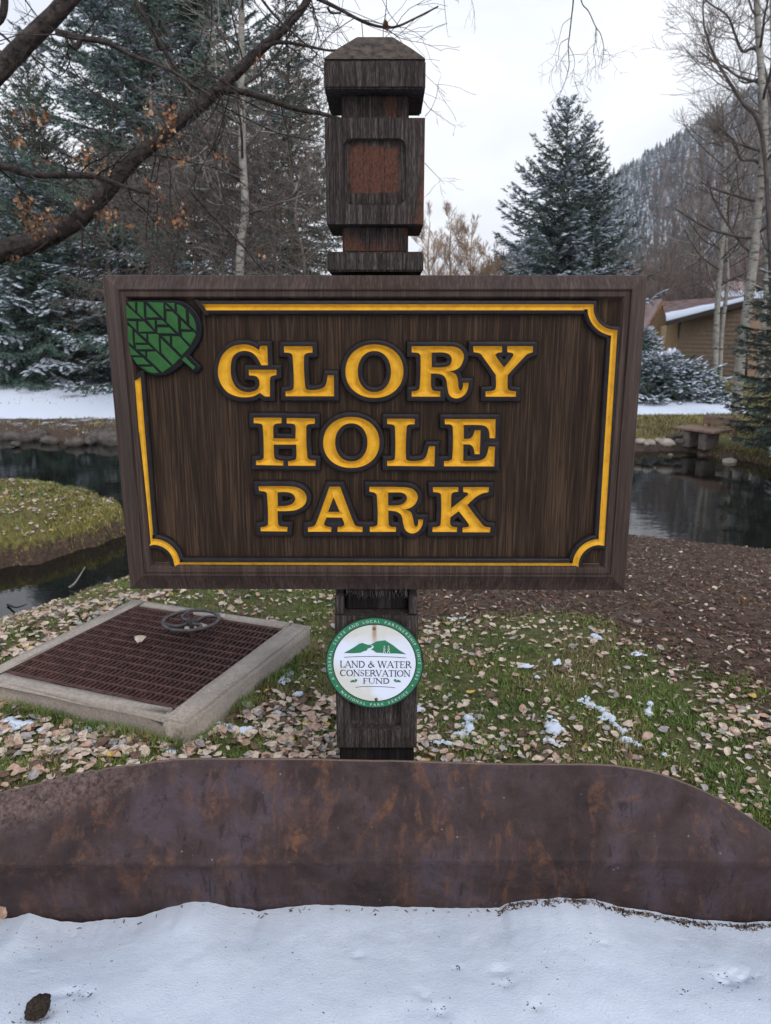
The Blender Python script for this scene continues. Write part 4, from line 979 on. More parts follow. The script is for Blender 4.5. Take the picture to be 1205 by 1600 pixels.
# ================================================================== fallen leaves, snow patches, grass, mulch
rng = np.random.default_rng(11)
LEAFMAT = []
for nm, a, b in (('pale_tan_leaf', (.36, .27, .20), (.58, .48, .385)), ('pinkish_tan_leaf', (.28, .175, .125), (.47, .32, .24)), ('yellow_leaf', (.42, .25, .05), (.56, .38, .10)), ('brown_leaf', (.06, .034, .023), (.15, .085, .058)), ('grey_leaf', (.20, .165, .155), (.36, .32, .31))):
    t = NT(nm); n = t.noise(t.coord((1, 1, 1), 'World'), 70, 3, .6); 
    c = t.ramp(n, [(.34, a), (.66, b)]); t.col(c).rough(.62).spec(.3).bump(n, .5, .002); LEAFMAT.append(t.m)
def leaf_geo(seed):
    """one curled leaf, 5 cm, in its own plane: 3 x 6 grid with a pointed tip, raised rims and a short stalk"""
    r = np.random.default_rng(seed); n = 6; curl = r.uniform(.05, .65) * r.choice([-1, 1], p=[.3, .7]); bend = r.uniform(-.5, .5); tw = r.uniform(-.5, .5); wid = r.uniform(.34, .52)
    V = []
    for i in range(n + 1):
        t = i / n; w = wid * (math.sin(math.pi * min(1, t * .92 + .08)) ** .7) * (1 - .15 * t) if i < n else .01
        for j in (-1, -.5, 0, .5, 1):
            x = w * j; y = t - .5; z = curl * .35 * (abs(j) ** 1.7) * w * 2 * .8 + bend * (t - .5) ** 2 + tw * x * (t - .5) + r.uniform(-.02, .02)
            V.append((x * (1 - .25 * abs(curl) * abs(j)), y, z + .06))
    F = []
    for i in range(n):
        for j in range(4): a = i * 5 + j; F.append((a, a + 1, a + 6, a + 5))
    k = len(V); V += [(-.012, -.5, .05), (.012, -.5, .05), (.05 * tw, -.85, .02 + .1 * abs(bend))]; F.append((k, k + 1, k + 2, k + 2))
    V = np.array(V); q = V[:, :2] * 3.1; V[:, 0] *= 1 + .35 * (fbm(q[:, 0] + seed, q[:, 1] + 3, seed) - .5) * 2; V[:, 2] += (fbm(q[:, 0] * 1.4 + 9, q[:, 1] * 1.4, seed + 1) - .5) * .22
    V = V * .050; T = []
    for f in F:
        T.append(f[:3]); 
        if f[3] != f[2]: T.append((f[0], f[2], f[3]))
    return V, np.array(T)
LG = [leaf_geo(100 + i) for i in range(12)]
LM = [[fmesh('fallen_leaf', v, t, m, True) for v, t in LG] for m in LEAFMAT]
def rotm(rz, tx_, ty_):
    return np.array(Matrix.Rotation(rz, 3, 'Z') @ Matrix.Rotation(tx_, 3, 'X') @ Matrix.Rotation(ty_, 3, 'Y'))
def on_slab(x, y, m=0):
    d = np.array([x, y]) - FC; u, v = d @ eu, d @ ev; return -m < u < Lu + m and -m < v < Lv + m
def in_post(x, y): return abs(x - POSTX) < .14 and PY - .03 < y < PY + DEP + .03
cand = []
for _ in range(33000):
    y = 1.84 + 5.6 * rng.random() ** 1.5; x = (rng.random() * 2 - 1) * (.62 * y + .25)
    if on_slab(x, y, .01) or in_post(x, y): continue
    cand.append((x, y))
C_ = np.array(cand); fa, fb, fc = landfields(C_[:, 0], C_[:, 1]); mul = sstep(-.1, .16, seg_sd(C_[:, 0], C_[:, 1], MULCH))
dens = (.18 + .95 * sstep(.38, .62, fbm(C_[:, 0] * 2.0, C_[:, 1] * 2.0, 61))) * (1 - .86 * mul) * np.where(C_[:, 1] > 4, .55, 1)
# thick drifts of leaves to the left of the post and in front of the slab
dens = np.where((C_[:, 0] < -.15) & (C_[:, 1] < 2.7), dens * 1.5 + .15, dens)
dens = np.where(C_[:, 0] > .55, dens * .70, np.where(C_[:, 0] > 0, dens * .88, dens))
keep = (np.maximum(fa, -9) > .05) & (rng.random(len(C_)) < dens * .62); L_ = C_[keep]
L_ = L_[np.argsort(L_[:, 1])]
z_ = terrain(L_[:, 0], L_[:, 1])
bigV, bigT, bigM, nv = [], [], [], 0
pc = [.42, .24, .022, .16, .158]; cn = ['pale tan', 'pinkish tan', 'yellow', 'brown', 'greyish']
for i, ((x, y), z) in enumerate(zip(L_, z_)):
    k = int(rng.integers(12)); c = int(rng.choice(5, p=pc)); s_ = rng.uniform(.42, 1.05) * (.8 if x > POSTX else .95); rz, a, b = rng.uniform(0, 6.28), rng.normal(0, .22), rng.normal(0, .22)
    lift = rng.uniform(.004, .020)
    if i < 300:
        o = link('fallen_leaf', LM[c][k], None, (x, y, z + lift)); o.rotation_euler = (a, b, rz); o.scale = (s_,) * 3
        where = 'left of the post' if x < POSTX else 'right of the post'
        if x < -.45 and y < 2.6: where = 'by the concrete rim'
        row = ' close behind the steel plate' if y < 2.12 else ' a little behind the steel plate' if y < 2.35 else ' farther back'
        if x > .75: where = 'near the right edge of the picture'
        elif x > .35: where = 'on the middle of the right lawn'
        elif x < -1.0: where = 'at the far left below the concrete rim'
        where += row; where = where.replace('below the concrete rim close behind the steel plate', 'close behind the steel plate')
        tag(o, '%s fallen leaf %s' % (cn[c], where), 'fallen leaf', '%s fallen leaves %s' % (cn[c], where))
    else:
        v, t = LG[k]; w = (v * s_) @ rotm(rz, a, b).T + np.array([x, y, z + lift]); bigV.append(w); bigT.append(t + nv); bigM.append(np.full(len(t), c)); nv += len(v)
# leaves lying on the spit and the far banks read as specks
for _ in range(2600):
    y = rng.uniform(6, 20) if rng.random() < .5 else rng.uniform(6.3, 10.5); x = rng.uniform(-1, 1) * .6 * y if rng.random() < .5 else -rng.uniform(.34, .62) * y; f = landfields(np.array([x]), np.array([y]))
    if max(f[1][0], f[2][0]) < .1 or (y > 10 and rng.random() < .4) or (y > 16 and x < 0): continue
    k = int(rng.integers(12)); c = int(rng.choice(5, p=pc)); s_ = rng.uniform(.6, 1.15); v, t = LG[k]
    w = (v * s_) @ rotm(rng.uniform(0, 6.28), rng.normal(0, .3), rng.normal(0, .3)).T + np.array([x, y, tz(x, y) + .02]); bigV.append(w); bigT.append(t + nv); bigM.append(np.full(len(t), c)); nv += len(v)
o = link('leaf_litter', fmesh('leaf_litter', np.concatenate(bigV), np.concatenate(bigT), LEAFMAT, True, np.concatenate(bigM)))
tag(o, 'scattered dry tan leaves farther back on the grass and mulch', 'leaf litter', kind='stuff')
# three leaves caught on the grate
for j, (px, py, wh) in enumerate(((222, 1004, 'lying alone on the middle of the rusted grate'), (298, 986, 'on the grate just in front of the handwheel'), (318, 984, 'tucked under the right side of the handwheel'), (345, 968, 'on the grate corner right of the handwheel'))):
    g = G(px, py, SZ); o = link('fallen_leaf', LM[0][(0, 3, 5, 8)[j]], None, (g.x, g.y, SZ + .016)); o.rotation_euler = (.15, -.1, j * 1.3); o.scale = (1.2,) * 3
    tag(o, 'tan curled leaf ' + wh, 'fallen leaf')

def lump(name, pts_px, w, z, hgt, seed, label):
    """a melting snow patch following a line of picture points on the ground"""
    P2 = [np.array(G(px, py, z)[:2]) for px, py in pts_px]
    if len(P2) == 1: P2 = [P2[0] - np.array([w * .45, 0]), P2[0] + np.array([w * .45, 0])]
    P2 = np.array(P2); lo = P2.min(0) - w * 1.6; hi = P2.max(0) + w * 1.6; st = .0065
    gx = np.arange(lo[0], hi[0], st); gy = np.arange(lo[1], hi[1], st); X, Y = np.meshgrid(gx, gy); d = np.full(X.shape, 9.)
    for a, b in zip(P2, P2[1:]):
        e = b - a; L = e @ e + 1e-9; t = np.clip(((X - a[0]) * e[0] + (Y - a[1]) * e[1]) / L, 0, 1); d = np.minimum(d, np.hypot(X - a[0] - t * e[0], (Y - a[1] - t * e[1])))
    w = w * (1.75 if P2[:, 0].max() > POSTX else 1.9); f = d / w + (fbm(X * 26, Y * 26, seed) - .5) * (1.9 if len(pts_px) < 4 else 1.3) + (fbm(X * 95, Y * 95, seed + 3) - .5) * 1.1 - .35
    base = terrain(X, Y)
    def hf(A): return A[:, 3] + .006 + hgt * np.sqrt(np.clip(-A[:, 4], 0, 1.2)) * (.75 + .5 * fbm(A[:, 0] * 60, A[:, 1] * 60, seed + 9))
    try: A, T = clip_region(gx, gy, [f], None, [base, f])
    except Exception: return
    if len(T) < 4: return
    zz = hf(A); me = fmesh(name, np.stack([A[:, 0] - A[:, 0].mean(), A[:, 1] - A[:, 1].mean(), zz], -1), T, M['snow_tree'], True)
    o = link(name, me, None, (A[:, 0].mean(), A[:, 1].mean(), 0)); tag(o, label, 'snow patch', 'melting snow patches on the leafy grass')
SNOWS = [
 ([(918, 1078), (940, 1094), (955, 1110), (975, 1130), (1000, 1152)], .030, 'longest melting snow streak running diagonally on the grass right of the post'),
 ([(728, 1108), (735, 1128), (722, 1140)], .026, 'white snow patch on the grass nearest the plaque on its right'),
 ([(680, 1148), (712, 1152), (740, 1158)], .017, 'thin snow strip on the grass just above the steel plate, right of the post'),
 ([(865, 1110), (866, 1124)], .028, 'round snow lump left of the long diagonal snow streak'),
 ([(860, 1142), (888, 1152)], .018, 'small flat snow patch below the round snow lump'),
 ([(1014, 1090), (1016, 1104)], .017, 'small snow patch right of the upper end of the long streak'),
 ([(824, 1020)], .026, 'small snow bit on the grass far right of the plaque rim, second from the back'),
 ([(842, 1040)], .014, 'tiny snow bit among pale leaves on the right lawn'),
 ([(990, 1012), (1012, 1016)], .020, 'snow fleck at the edge of the brown mulch'),
 ([(930, 975), (945, 985)], .020, 'snow fleck on bright grass below the lower right sign corner'),
 ([(715, 935)], .030, 'snow smear on the grass directly under the right half of the sign'),
 ([(697, 1172), (698, 1184)], .014, 'little snow crumb touching the top of the steel plate right of the post'),
 ([(1040, 1168)], .012, 'single snow crumb low on the right lawn'),
 ([(872, 1020)], .016, 'faint snow bit beside the mulch on the right'),
 ([(650, 1095)], .020, 'snow bit hugging the right edge of the post below the plaque'),
 ([(10, 1125), (35, 1130)], .028, 'snow patch at the far left edge below the concrete rim'),
 ([(55, 1135), (75, 1140)], .024, 'second snow patch from the left below the concrete rim'),
 ([(92, 1148), (106, 1142)], .018, 'slanting snow sliver under the front side of the concrete rim'),
 ([(128, 1136)], .022, 'rounded snow lump close under the concrete rim'),
 ([(140, 1152), (165, 1152)], .024, 'broad snow lump below the middle of the concrete rim'),
 ([(175, 1166), (190, 1162)], .022, 'snow lump left of the concrete rim corner among tan leaves'),
 ([(205, 1152), (228, 1158)], .020, 'snow lump nearest the front corner of the concrete rim'),
 ([(270, 1170)], .020, 'small snow lump below the front corner of the concrete rim'),
 ([(345, 1128), (372, 1138), (395, 1132)], .022, 'thin snow patch between the rim corner and the post'),
 ([(385, 1096)], .022, 'bright snow lump right of the concrete rim edge'),
 ([(440, 1108)], .020, 'snow lump halfway between the concrete rim and the plaque'),
 ([(455, 1178), (438, 1184)], .016, 'snow crumb on the steel plate edge left of the post'),
 ([(318, 1152)], .012, 'tiny snow crumb right of the front corner of the concrete rim'),
 ([(466, 1078)], .012, 'tiny snow crumb left of the plaque'),
 ([(440, 1060), (452, 1036)], .020, 'faint snow trail along the right side of the concrete rim')]
for i, (pp, w, lab) in enumerate(SNOWS): lump('snow_patch', pp, w, .13, .015, 200 + i * 5, lab)

def blades(name, n, region, hgt, wid, mats, seed, label, clump=.5, seg=2):
    r = np.random.default_rng(seed); X, Y = region(r, n); n = len(X); Z = terrain(X, Y)
    d = r.uniform(0, 6.283, n); h = hgt * r.uniform(.45, 1.2, n) * (.6 + .8 * fbm(X * 7, Y * 7, 91)); lean = r.uniform(.2, 1.4, n) * h; w = wid * r.uniform(.7, 1.3, n)
    ux, uy = np.cos(d), np.sin(d); a2 = d + r.uniform(-.6, .6, n); lx, ly = -np.sin(a2) * lean, np.cos(a2) * lean
    b0 = np.stack([X - ux * w, Y - uy * w, Z - .004], -1); b1 = np.stack([X + ux * w, Y + uy * w, Z - .004], -1)
    m0 = np.stack([X - ux * w * .7 + lx * .35, Y - uy * w * .7 + ly * .35, Z + h * .6], -1); m1 = np.stack([X + ux * w * .7 + lx * .35, Y + uy * w * .7 + ly * .35, Z + h * .6], -1)
    tp = np.stack([X + lx, Y + ly, Z + h * .95], -1)
    V = np.stack([b0, b1, m0, m1, tp], 1).reshape(-1, 3); i = np.arange(n)[:, None] * 5
    T = np.concatenate([i + np.array([[0, 1, 3]]), i + np.array([[0, 3, 2]]), i + np.array([[2, 3, 4]])]); pv = np.clip(fbm(X * 4.5 + 7, Y * 4.5, seed + 50) * 2.6 - .8 + r.normal(0, .22, n), 0, .999); mi = (pv * len(mats)).astype(int); mi = np.concatenate([mi, mi, mi])
    o = link(name, fmesh(name, V, T, mats, False, mi)); tag(o, label, 'grass', kind='stuff'); return o
GM = [m_plain('deep_green_blade', (.050, .082, .016), (.105, .165, .032), .6, 3, .3, 0), m_plain('fresh_green_blade', (.10, .165, .026), (.19, .255, .05), .6, 3, .3, 0), m_plain('olive_blade', (.11, .10, .032), (.21, .18, .065), .6, 3, .3, 0), m_plain('straw_blade', (.15, .115, .055), (.27, .22, .11), .6, 3, .3, 0)]
def near_region(r, n):
    Y = 1.83 + 4.4 * r.random(n) ** 1.6; X = (r.random(n) * 2 - 1) * (.62 * Y + .3); a, b, c = landfields(X, Y)
    mul = sstep(-.10, .16, seg_sd(X, Y, MULCH) + (fbm(X * 4, Y * 4, 5) - .5) * .5)
    d = X - FC[0], Y - FC[1]; u = d[0] * eu[0] + d[1] * eu[1]; v = d[0] * ev[0] + d[1] * ev[1]; sl = (u > -.004) & (u < Lu + .004) & (v > -.004) & (v < Lv + .004)
    p = (1 - .97 * mul) * (.10 + 1.0 * sstep(.36, .60, fbm(X * 5.5, Y * 5.5, 15))) * np.where(a > .02, 1, 0)
    k = (r.random(n) < p) & ~sl & ~((np.abs(X - POSTX) < .12) & (Y > PY) & (Y < PY + DEP)); return X[k], Y[k]
blades('grass', 230000, near_region, .019, .0019, [GM[0], GM[0], GM[1], GM[1], GM[2], GM[2], GM[3]], 3, 'short green grass with olive tufts around the post and the concrete rim')
def edge_region(r, n):                      # taller tufts against the concrete rim and the post foot
    k = r.integers(0, 4, n); t = r.random(n); off = np.abs(r.normal(0, .03, n)) + .004
    u = np.where(k == 0, t * Lu, np.where(k == 1, t * Lu, np.where(k == 2, -off, Lu + off))); v = np.where(k == 0, -off, np.where(k == 1, Lv + off, t * Lv))
    X = FC[0] + u * eu[0] + v * ev[0]; Y = FC[1] + u * eu[1] + v * ev[1]; q = r.random(n) < sstep(.35, .6, fbm(X * 6, Y * 6, 19)); return X[q], Y[q]
blades('grass_tufts', 9000, edge_region, .045, .0018, [GM[0], GM[1], GM[2], GM[3]], 5, 'taller green grass tufts along the edges of the concrete rim')
def spit_region(r, n):
    X = r.uniform(-9, -1.5, n); Y = r.uniform(6, 11, n); b = landfields(X, Y)[1]
    k = (b > -.02) & (r.random(n) < .35 + .65 * sstep(1.0, .2, b)) & (r.random(n) < .12 + sstep(.58, .42, fbm(X * 1.3, Y * 1.3, 14))); return X[k], Y[k]
GO = [m_plain('golden_green_blade', (.20, .175, .045), (.40, .335, .10), .6, 2, .3, 0), GM[2], m_plain('dull_straw_blade', (.16, .12, .055), (.30, .24, .11), .6, 2, .3, 0), GM[1]]
blades('bank_grass', 150000, spit_region, .042, .0042, [GO[0], GO[1], GO[0], GO[2], GO[3]], 7, 'mossy golden green grass covering the low spit of land between the creek and pond')
def far_region(r, n):
    Y = 12.0 + 14 * r.random(n) ** 1.3; X = (r.random(n) * 2 - 1) * (.62 * Y + 1); c = seg_sd(X, Y, FAR); s_ = cover(X, Y)[:, 2]
    k = (c > -.05) & (r.random(n) < 1.05 - s_ * 1.25) & ((X > -3) | (r.random(n) < .25)) & ~((np.abs(X - 6.0) < 1.0) & (Y > 13.3) & (Y < 14.6)); return X[k], Y[k]
blades('far_bank_grass', 120000, far_region, .075, .009, [GO[0], GO[2], GM[2], GO[2]], 9, 'yellowing grass along the far bank of the pond')
def chips():
    r = np.random.default_rng(8); n = 26000; Y = 2.3 + 5.6 * r.random(n) ** 1.2; X = r.uniform(-.6, 1, n) * (.62 * Y + .5)
    mul = sstep(-.2, .1, seg_sd(X, Y, MULCH)); a = landfields(X, Y)[0]; k = (a > 0) & (r.random(n) < mul); X, Y = X[k], Y[k]
    # dark grit along the foot of the steel plate
    n2 = 3500; X2 = r.uniform(-.9, 1.1, n2); Y2 = PLATE_Y + .022 - np.abs(r.normal(0, .009, n2))
    Z = terrain(X, Y) + .006; ex, ez = Pn(EDGE[:, 0], EDGE[:, 1], PLATE_Y + .034); Z2 = np.interp(X2, ex, ez) - .002 + r.uniform(-.006, .007, n2)
    m = sstep(.25, .4, X2) * (r.random(n2) < .8) + (r.random(n2) < .04); q = m > .3
    X = np.concatenate([X, X2[q]]); Y = np.concatenate([Y, Y2[q]]); Z = np.concatenate([Z, Z2[q]]); n = len(X); sml = np.concatenate([np.ones(n - q.sum()), np.full(q.sum(), .35)])
    d = r.uniform(0, 6.28, n); L = r.uniform(.006, .022, n) * sml; w = r.uniform(.002, .006, n) * sml; ti = r.uniform(-.5, .5, n)
    u = np.stack([np.cos(d) * L, np.sin(d) * L, ti * L], -1); v = np.stack([-np.sin(d) * w, np.cos(d) * w, r.uniform(-.5, .5, n) * w], -1); c = np.stack([X, Y, Z], -1); up = np.array([0, 0, 1.]) * (w * .6)[:, None]
    V = np.stack([c - u - v, c + u - v, c + u + v, c - u + v, c + up * 1.4 - u * .6, c + up * 1.4 + u * .6], 1).reshape(-1, 3); i = np.arange(n)[:, None] * 6
    T = np.concatenate([i + np.array([[a]]) if 0 else i + np.array([a]) for a in ((0, 1, 5), (0, 5, 4), (2, 3, 4), (2, 4, 5), (1, 2, 5), (3, 0, 4))])
    mi = r.choice(3, n, p=[.5, .35, .15]); mats = [m_plain('dark_bark_chip', (.022, .012, .0085), (.062, .034, .023), .9, 40, .2, 0), m_plain('red_bark_chip', (.07, .034, .021), (.145, .076, .048), .9, 40, .2, 0), m_plain('pale_bark_chip', (.14, .10, .08), (.24, .19, .15), .9, 40, .2, 0)]
    o = link('bark_mulch', fmesh('bark_mulch', V, T, mats, False, np.tile(mi, 6))); tag(o, 'reddish brown bark mulch chips spread on the bare ground right of the post', 'mulch', kind='stuff')
chips()
def scraps():
    """small torn leaf bits, straw and seed litter trodden into the lawn"""
    r = np.random.default_rng(18); n = 15000; Y = 1.84 + 5.0 * r.random(n) ** 1.5; X = (r.random(n) * 2 - 1) * (.62 * Y + .25)
    mul = sstep(-.1, .16, seg_sd(X, Y, MULCH)); d = X - FC[0], Y - FC[1]; u = d[0] * eu[0] + d[1] * eu[1]; v = d[0] * ev[0] + d[1] * ev[1]; sl = (u > -.01) & (u < Lu + .01) & (v > -.01) & (v < Lv + .01)
    k = (landfields(X, Y)[0] > .03) & (r.random(n) < (1 - .8 * mul) * (.25 + .9 * fbm(X * 3, Y * 3, 77))) & ~sl & ~((np.abs(X - POSTX) < .12) & (Y > PY) & (Y < PY + DEP)); X, Y = X[k], Y[k]; n = len(X)
    Z = terrain(X, Y) + r.uniform(.003, .014, n); a = r.uniform(0, 6.28, n); L = r.uniform(.004, .017, n); w = L * r.uniform(.15, .7, n); t1, t2 = r.normal(0, .35, n), r.normal(0, .35, n)
    e1 = np.stack([np.cos(a), np.sin(a), t1], -1) * L[:, None]; e2 = np.stack([-np.sin(a), np.cos(a), t2], -1) * w[:, None]; c = np.stack([X, Y, Z], -1); up = np.array([0, 0, 1.]) * (L * r.uniform(.1, .5, n))[:, None]
    V = np.stack([c - e1, c - .3 * e1 + e2 + up, c + e1 * r.uniform(.6, 1.1, n)[:, None] + .3 * e2, c + .2 * e1 - e2 + up * .6], 1).reshape(-1, 3); i = np.arange(n)[:, None] * 4
    mi = r.choice(4, n, p=[.45, .25, .18, .12]); o = link('leaf_scraps', fmesh('leaf_scraps', V, np.concatenate([i + np.array([0, 1, 2]), i + np.array([0, 2, 3])]), [LEAFMAT[0], LEAFMAT[1], LEAFMAT[3], LEAFMAT[4]], True, np.tile(mi, 2)))
    tag(o, 'tiny torn leaf bits and straw trodden into the lawn around the post', 'leaf litter', kind='stuff')
scraps()
def snow_specks():
    r = np.random.default_rng(28); n = 520; X = r.uniform(-.95, .95, n); Y = r.uniform(.95, 1.66, n)
    for px, py, m, s_ in ((125, 1530, 26, .018), (60, 1585, 40, .03), (790, 1525, 14, .02), (250, 1535, 0, 0), (1135, 1505, 26, .04), (365, 1500, 0, 0), (716, 1500, 8, .01), (840, 1570, 12, .02), (690, 1575, 14, .02), (60, 1440, 20, .06), (1070, 1542, 5, .008), (930, 1470, 6, .02)):
        if m: g = G(px, py, 0); X = np.concatenate([X, r.normal(g.x, s_, m)]); Y = np.concatenate([Y, r.normal(g.y, s_ * .7, m)])
    n = len(X); big = np.r_[np.full(520, .55), np.ones(n - 520)]; V, T = [], []
    dg = bpy.context.evaluated_depsgraph_get(); bpy.context.view_layer.update(); so = bpy.data.objects['snow']
    for x, y, b in zip(X, Y, big):
        ok, loc, nor, _ = so.ray_cast((x, y, 1), (0, 0, -1))
        if not ok: continue
        s_ = r.uniform(.0006, .0026) * b * (2.0 if r.random() < .05 else 1); k = len(V); a = r.uniform(0, 6.28); l_ = r.uniform(1, 2.6)
        for q in range(4): V.append((x + math.cos(a + q * 1.57) * s_ * (l_ if q % 2 else .7), y + math.sin(a + q * 1.57) * s_ * (l_ if q % 2 else .7), loc.z + .0003))
        V.append((x, y, loc.z + s_ * .8)); T += [(k + q, k + (q + 1) % 4, k + 4) for q in range(4)]
    o = link('dirt_specks', fmesh('dirt_specks', np.array(V), np.array(T), m_plain('dark_debris', (.012, .010, .009), (.09, .07, .06), .9, 300))); tag(o, 'dark grains of soil and bark blown over the foreground snow', 'debris', kind='stuff')
def rock(name, loc, s, seed, mat, label, cat='rock', group=None, sub=2, rz=0):
    bm = bmesh.new(); bmesh.ops.create_icosphere(bm, subdivisions=sub, radius=1)
    o3 = Vector((seed * 3.1, seed * 1.7, seed * .9))
    for v in bm.verts: v.co *= 1 + .35 * mnoise.noise(v.co * 1.1 + o3) + .16 * mnoise.noise(v.co * 3 + o3) + .06 * mnoise.noise(v.co * 8 + o3)
    for v in bm.verts: v.co = Vector((v.co.x * s[0], v.co.y * s[1], v.co.z * s[2]))
    o = link(name, bm_mesh(name, bm, mat, True), None, loc); o.rotation_euler.z = rz; return tag(o, label, cat, group)
g = G(60, 1577, 0)
rock('dirt_clod', (g.x, g.y, .008), (.021, .033, .022), 9, m_plain('wet_dark_soil', (.006, .005, .004), (.06, .042, .03), .9, 180, .2, 1, .006), 'dark clod of soil melted into the snow at the lower left corner', 'dirt clod', None, 4, -.5)
g = P(6, 1428, 1.685)
o = link('fallen_leaf', LM[1][2], None, (g.x - .012, g.y, g.z + .004)); o.rotation_euler = (1.0, .1, 1.4); o.scale = (.8,) * 3
tag(o, 'single brown leaf wedged between the snow and the left end of the steel plate', 'fallen leaf')
snow_specks()
# ================================================================== trees
def px_at(px, Y, py=560):
    return P(px, py, Y).x
def spruce(label, px, Y, H, Rr, seed, levels, per, mat, snow=.35, clear=.3, dens=1.0, droop=.25, top_cut=99, second=None, upb=0, needle=.085, group=None, fullness=1.0, snow_size=1.0):
    r = np.random.default_rng(seed); x0 = px_at(px, Y); z0 = tz(x0, Y) - .05
    root = thing('spruce_tree', label, 'tree', (x0, Y, z0), group)
    tb = Tubes(); zz = np.linspace(0, H, 12); tb.add(np.stack([.02 * np.sin(zz * 2), .02 * np.cos(zz * 3), zz], -1), np.linspace(.018 * H, .008, 12), 7)
    nV, nT, n0 = [], [], 0; SV, ST, s0 = [], [], 0
    A0, D0, L0, SN = [], [], [], []
    stems = [(0., 0., H, Rr, levels)]
    if second: stems.append(second)
    for sx, sy, HH, RR, lv in stems:
        if sx or sy: tb.add(np.array([[0, 0, HH * .45], [sx * .6, sy * .6, HH * .6], [sx, sy, HH]]), [.05, .04, .008], 6)
        for k in range(lv):
            t = (k + r.random() * .6) / lv; h = clear + (HH - clear) * t ** .88
            if h > top_cut: continue
            prof = (1 - t) ** .86 * (.82 + .18 * min(1, t * 9)); nb = per if t < .8 else max(3, per - 2)
            for b in range(nb):
                if r.random() > fullness: continue
                az = 2 * math.pi * (b + r.random() * .8) / nb + k * 2.4; L = RR * prof * r.uniform(.72, 1.13) + .06
                up = np.interp(t, [0, .3, .7, 1], [-.10, .05, .30, .9]) + upb * min(1, t * 3); dr = droop * (1 - t * .6)
                n = 7; s = np.linspace(0, 1, n); out = L * s; ww = r.uniform(-.12, .12)
                zc = h + L * (up * s - dr * s ** 1.6 + .16 * s ** 4)
                ax = np.stack([sx * (1 if sx else 0) + np.cos(az + ww * s) * out, sy + np.sin(az + ww * s) * out, zc], -1)
                tb.add(ax, np.linspace(.012 + .010 * L, .003, n), 3)
                snb = (r.random() < snow) 
                m = max(2, int(L / .085 * dens)); ss = np.sort(r.uniform(.10, 1, m)); ss[-1] = 1.0
                pos = np.stack([np.interp(ss, s, ax[:, i]) for i in range(3)], -1)
                tg = np.gradient(ax, axis=0); tg /= np.linalg.norm(tg, axis=1)[:, None]; tgi = np.stack([np.interp(ss, s, tg[:, i]) for i in range(3)], -1)
                side = np.cross(tgi, [0, 0, 1.]); side /= np.linalg.norm(side, axis=1)[:, None] + 1e-9
                for sg in (-1, 1):
                    an = r.uniform(.5, 1.0, m)[:, None]; d = tgi * np.cos(an) + side * sg * np.sin(an); d[:, 2] -= r.uniform(.05, .42, m)
                    d /= np.linalg.norm(d, axis=1)[:, None]; ln = (.30 * L * (1 - ss) ** .7 * .9 + .11) * r.uniform(.7, 1.2, m)
                    ln = np.minimum(ln, .85); A0.append(pos); D0.append(d); L0.append(ln); SN.append(np.full(m, snb * 1.0) * (r.random(m) < .8) * (ss > .25))
                # needles on the branch axis itself, towards its tip
                A0.append(pos[m // 3:]); D0.append(tgi[m // 3:]); L0.append(np.full(m - m // 3, .14)); SN.append(np.full(m - m // 3, snb * .9) * (r.random(m - m // 3) < .9))
    A0, D0, L0, SN = np.concatenate(A0), np.concatenate(D0), np.concatenate(L0), np.concatenate(SN)
    k = np.maximum(3, (L0 / (needle * .42) * dens).astype(int)); idx = np.repeat(np.arange(len(A0)), k); N = len(idx)
    tt = r.random(N) * 1.0; base = A0[idx] + D0[idx] * (L0[idx] * tt)[:, None]; base[:, 2] -= .10 * L0[idx] * tt ** 2
    rd = r.normal(size=(N, 3)); rd -= (rd * D0[idx]).sum(1)[:, None] * D0[idx]; rd /= np.linalg.norm(rd, axis=1)[:, None]
    tip = base + (D0[idx] * .72 + rd * .62) * (needle * r.uniform(.7, 1.3, N))[:, None]
    w = np.cross(rd, D0[idx]); w *= (needle * .15 * r.uniform(.7, 1.4, N))[:, None]
    V = np.stack([base - w, base + w, tip], 1).reshape(-1, 3)
    link('crown', fmesh('crown', V, np.arange(N * 3).reshape(-1, 3), mat), root)
    link('trunk', tb.mesh('trunk', M['bark_grey']), root)
    q = np.where(SN > .3)[0]
    if len(q):
        kk = np.maximum(1, (L0[q] / .12).astype(int)); qi = np.repeat(q, kk); n = len(qi); tt = r.random(n)
        c = A0[qi] + D0[qi] * (L0[qi] * tt)[:, None]; c[:, 2] += .018 - .10 * L0[qi] * tt ** 2
        keep = fbm(c[:, 0] * 2.6 + c[:, 2] * 1.3, c[:, 1] * 2.6 + c[:, 2], seed) > .42; c = c[keep]; D = D0[qi][keep]; n = len(c)
        if n:
            s1 = r.uniform(.045, .095, n) * snow_size; s2 = s1 * r.uniform(.3, .55, n); s3 = s1 * r.uniform(.16, .30, n)
            u = D * s1[:, None]; v = np.cross(D, [0, 0, 1.]); v = v / (np.linalg.norm(v, axis=1)[:, None] + 1e-9) * s2[:, None]; wz = np.zeros((n, 3)); wz[:, 2] = s3
            o8 = [u, .6 * u + .75 * v, v, -.6 * u + .75 * v, -u, -.6 * u - .75 * v, -v, .6 * u - .75 * v]
            V = np.stack([c + a * r.uniform(.7, 1.2, n)[:, None] for a in o8] + [c + wz, c - wz * .5], 1).reshape(-1, 3); i = np.arange(n)[:, None] * 10
            T = np.concatenate([i + np.array([[j, (j + 1) % 8, 8]]) for j in range(8)] + [i + np.array([[(j + 2) % 8, j, 9]]) for j in range(0, 8, 2)])
            link('snow_cover', fmesh('snow_cover', V, T, M['snow_tree'], True), root)
    return root

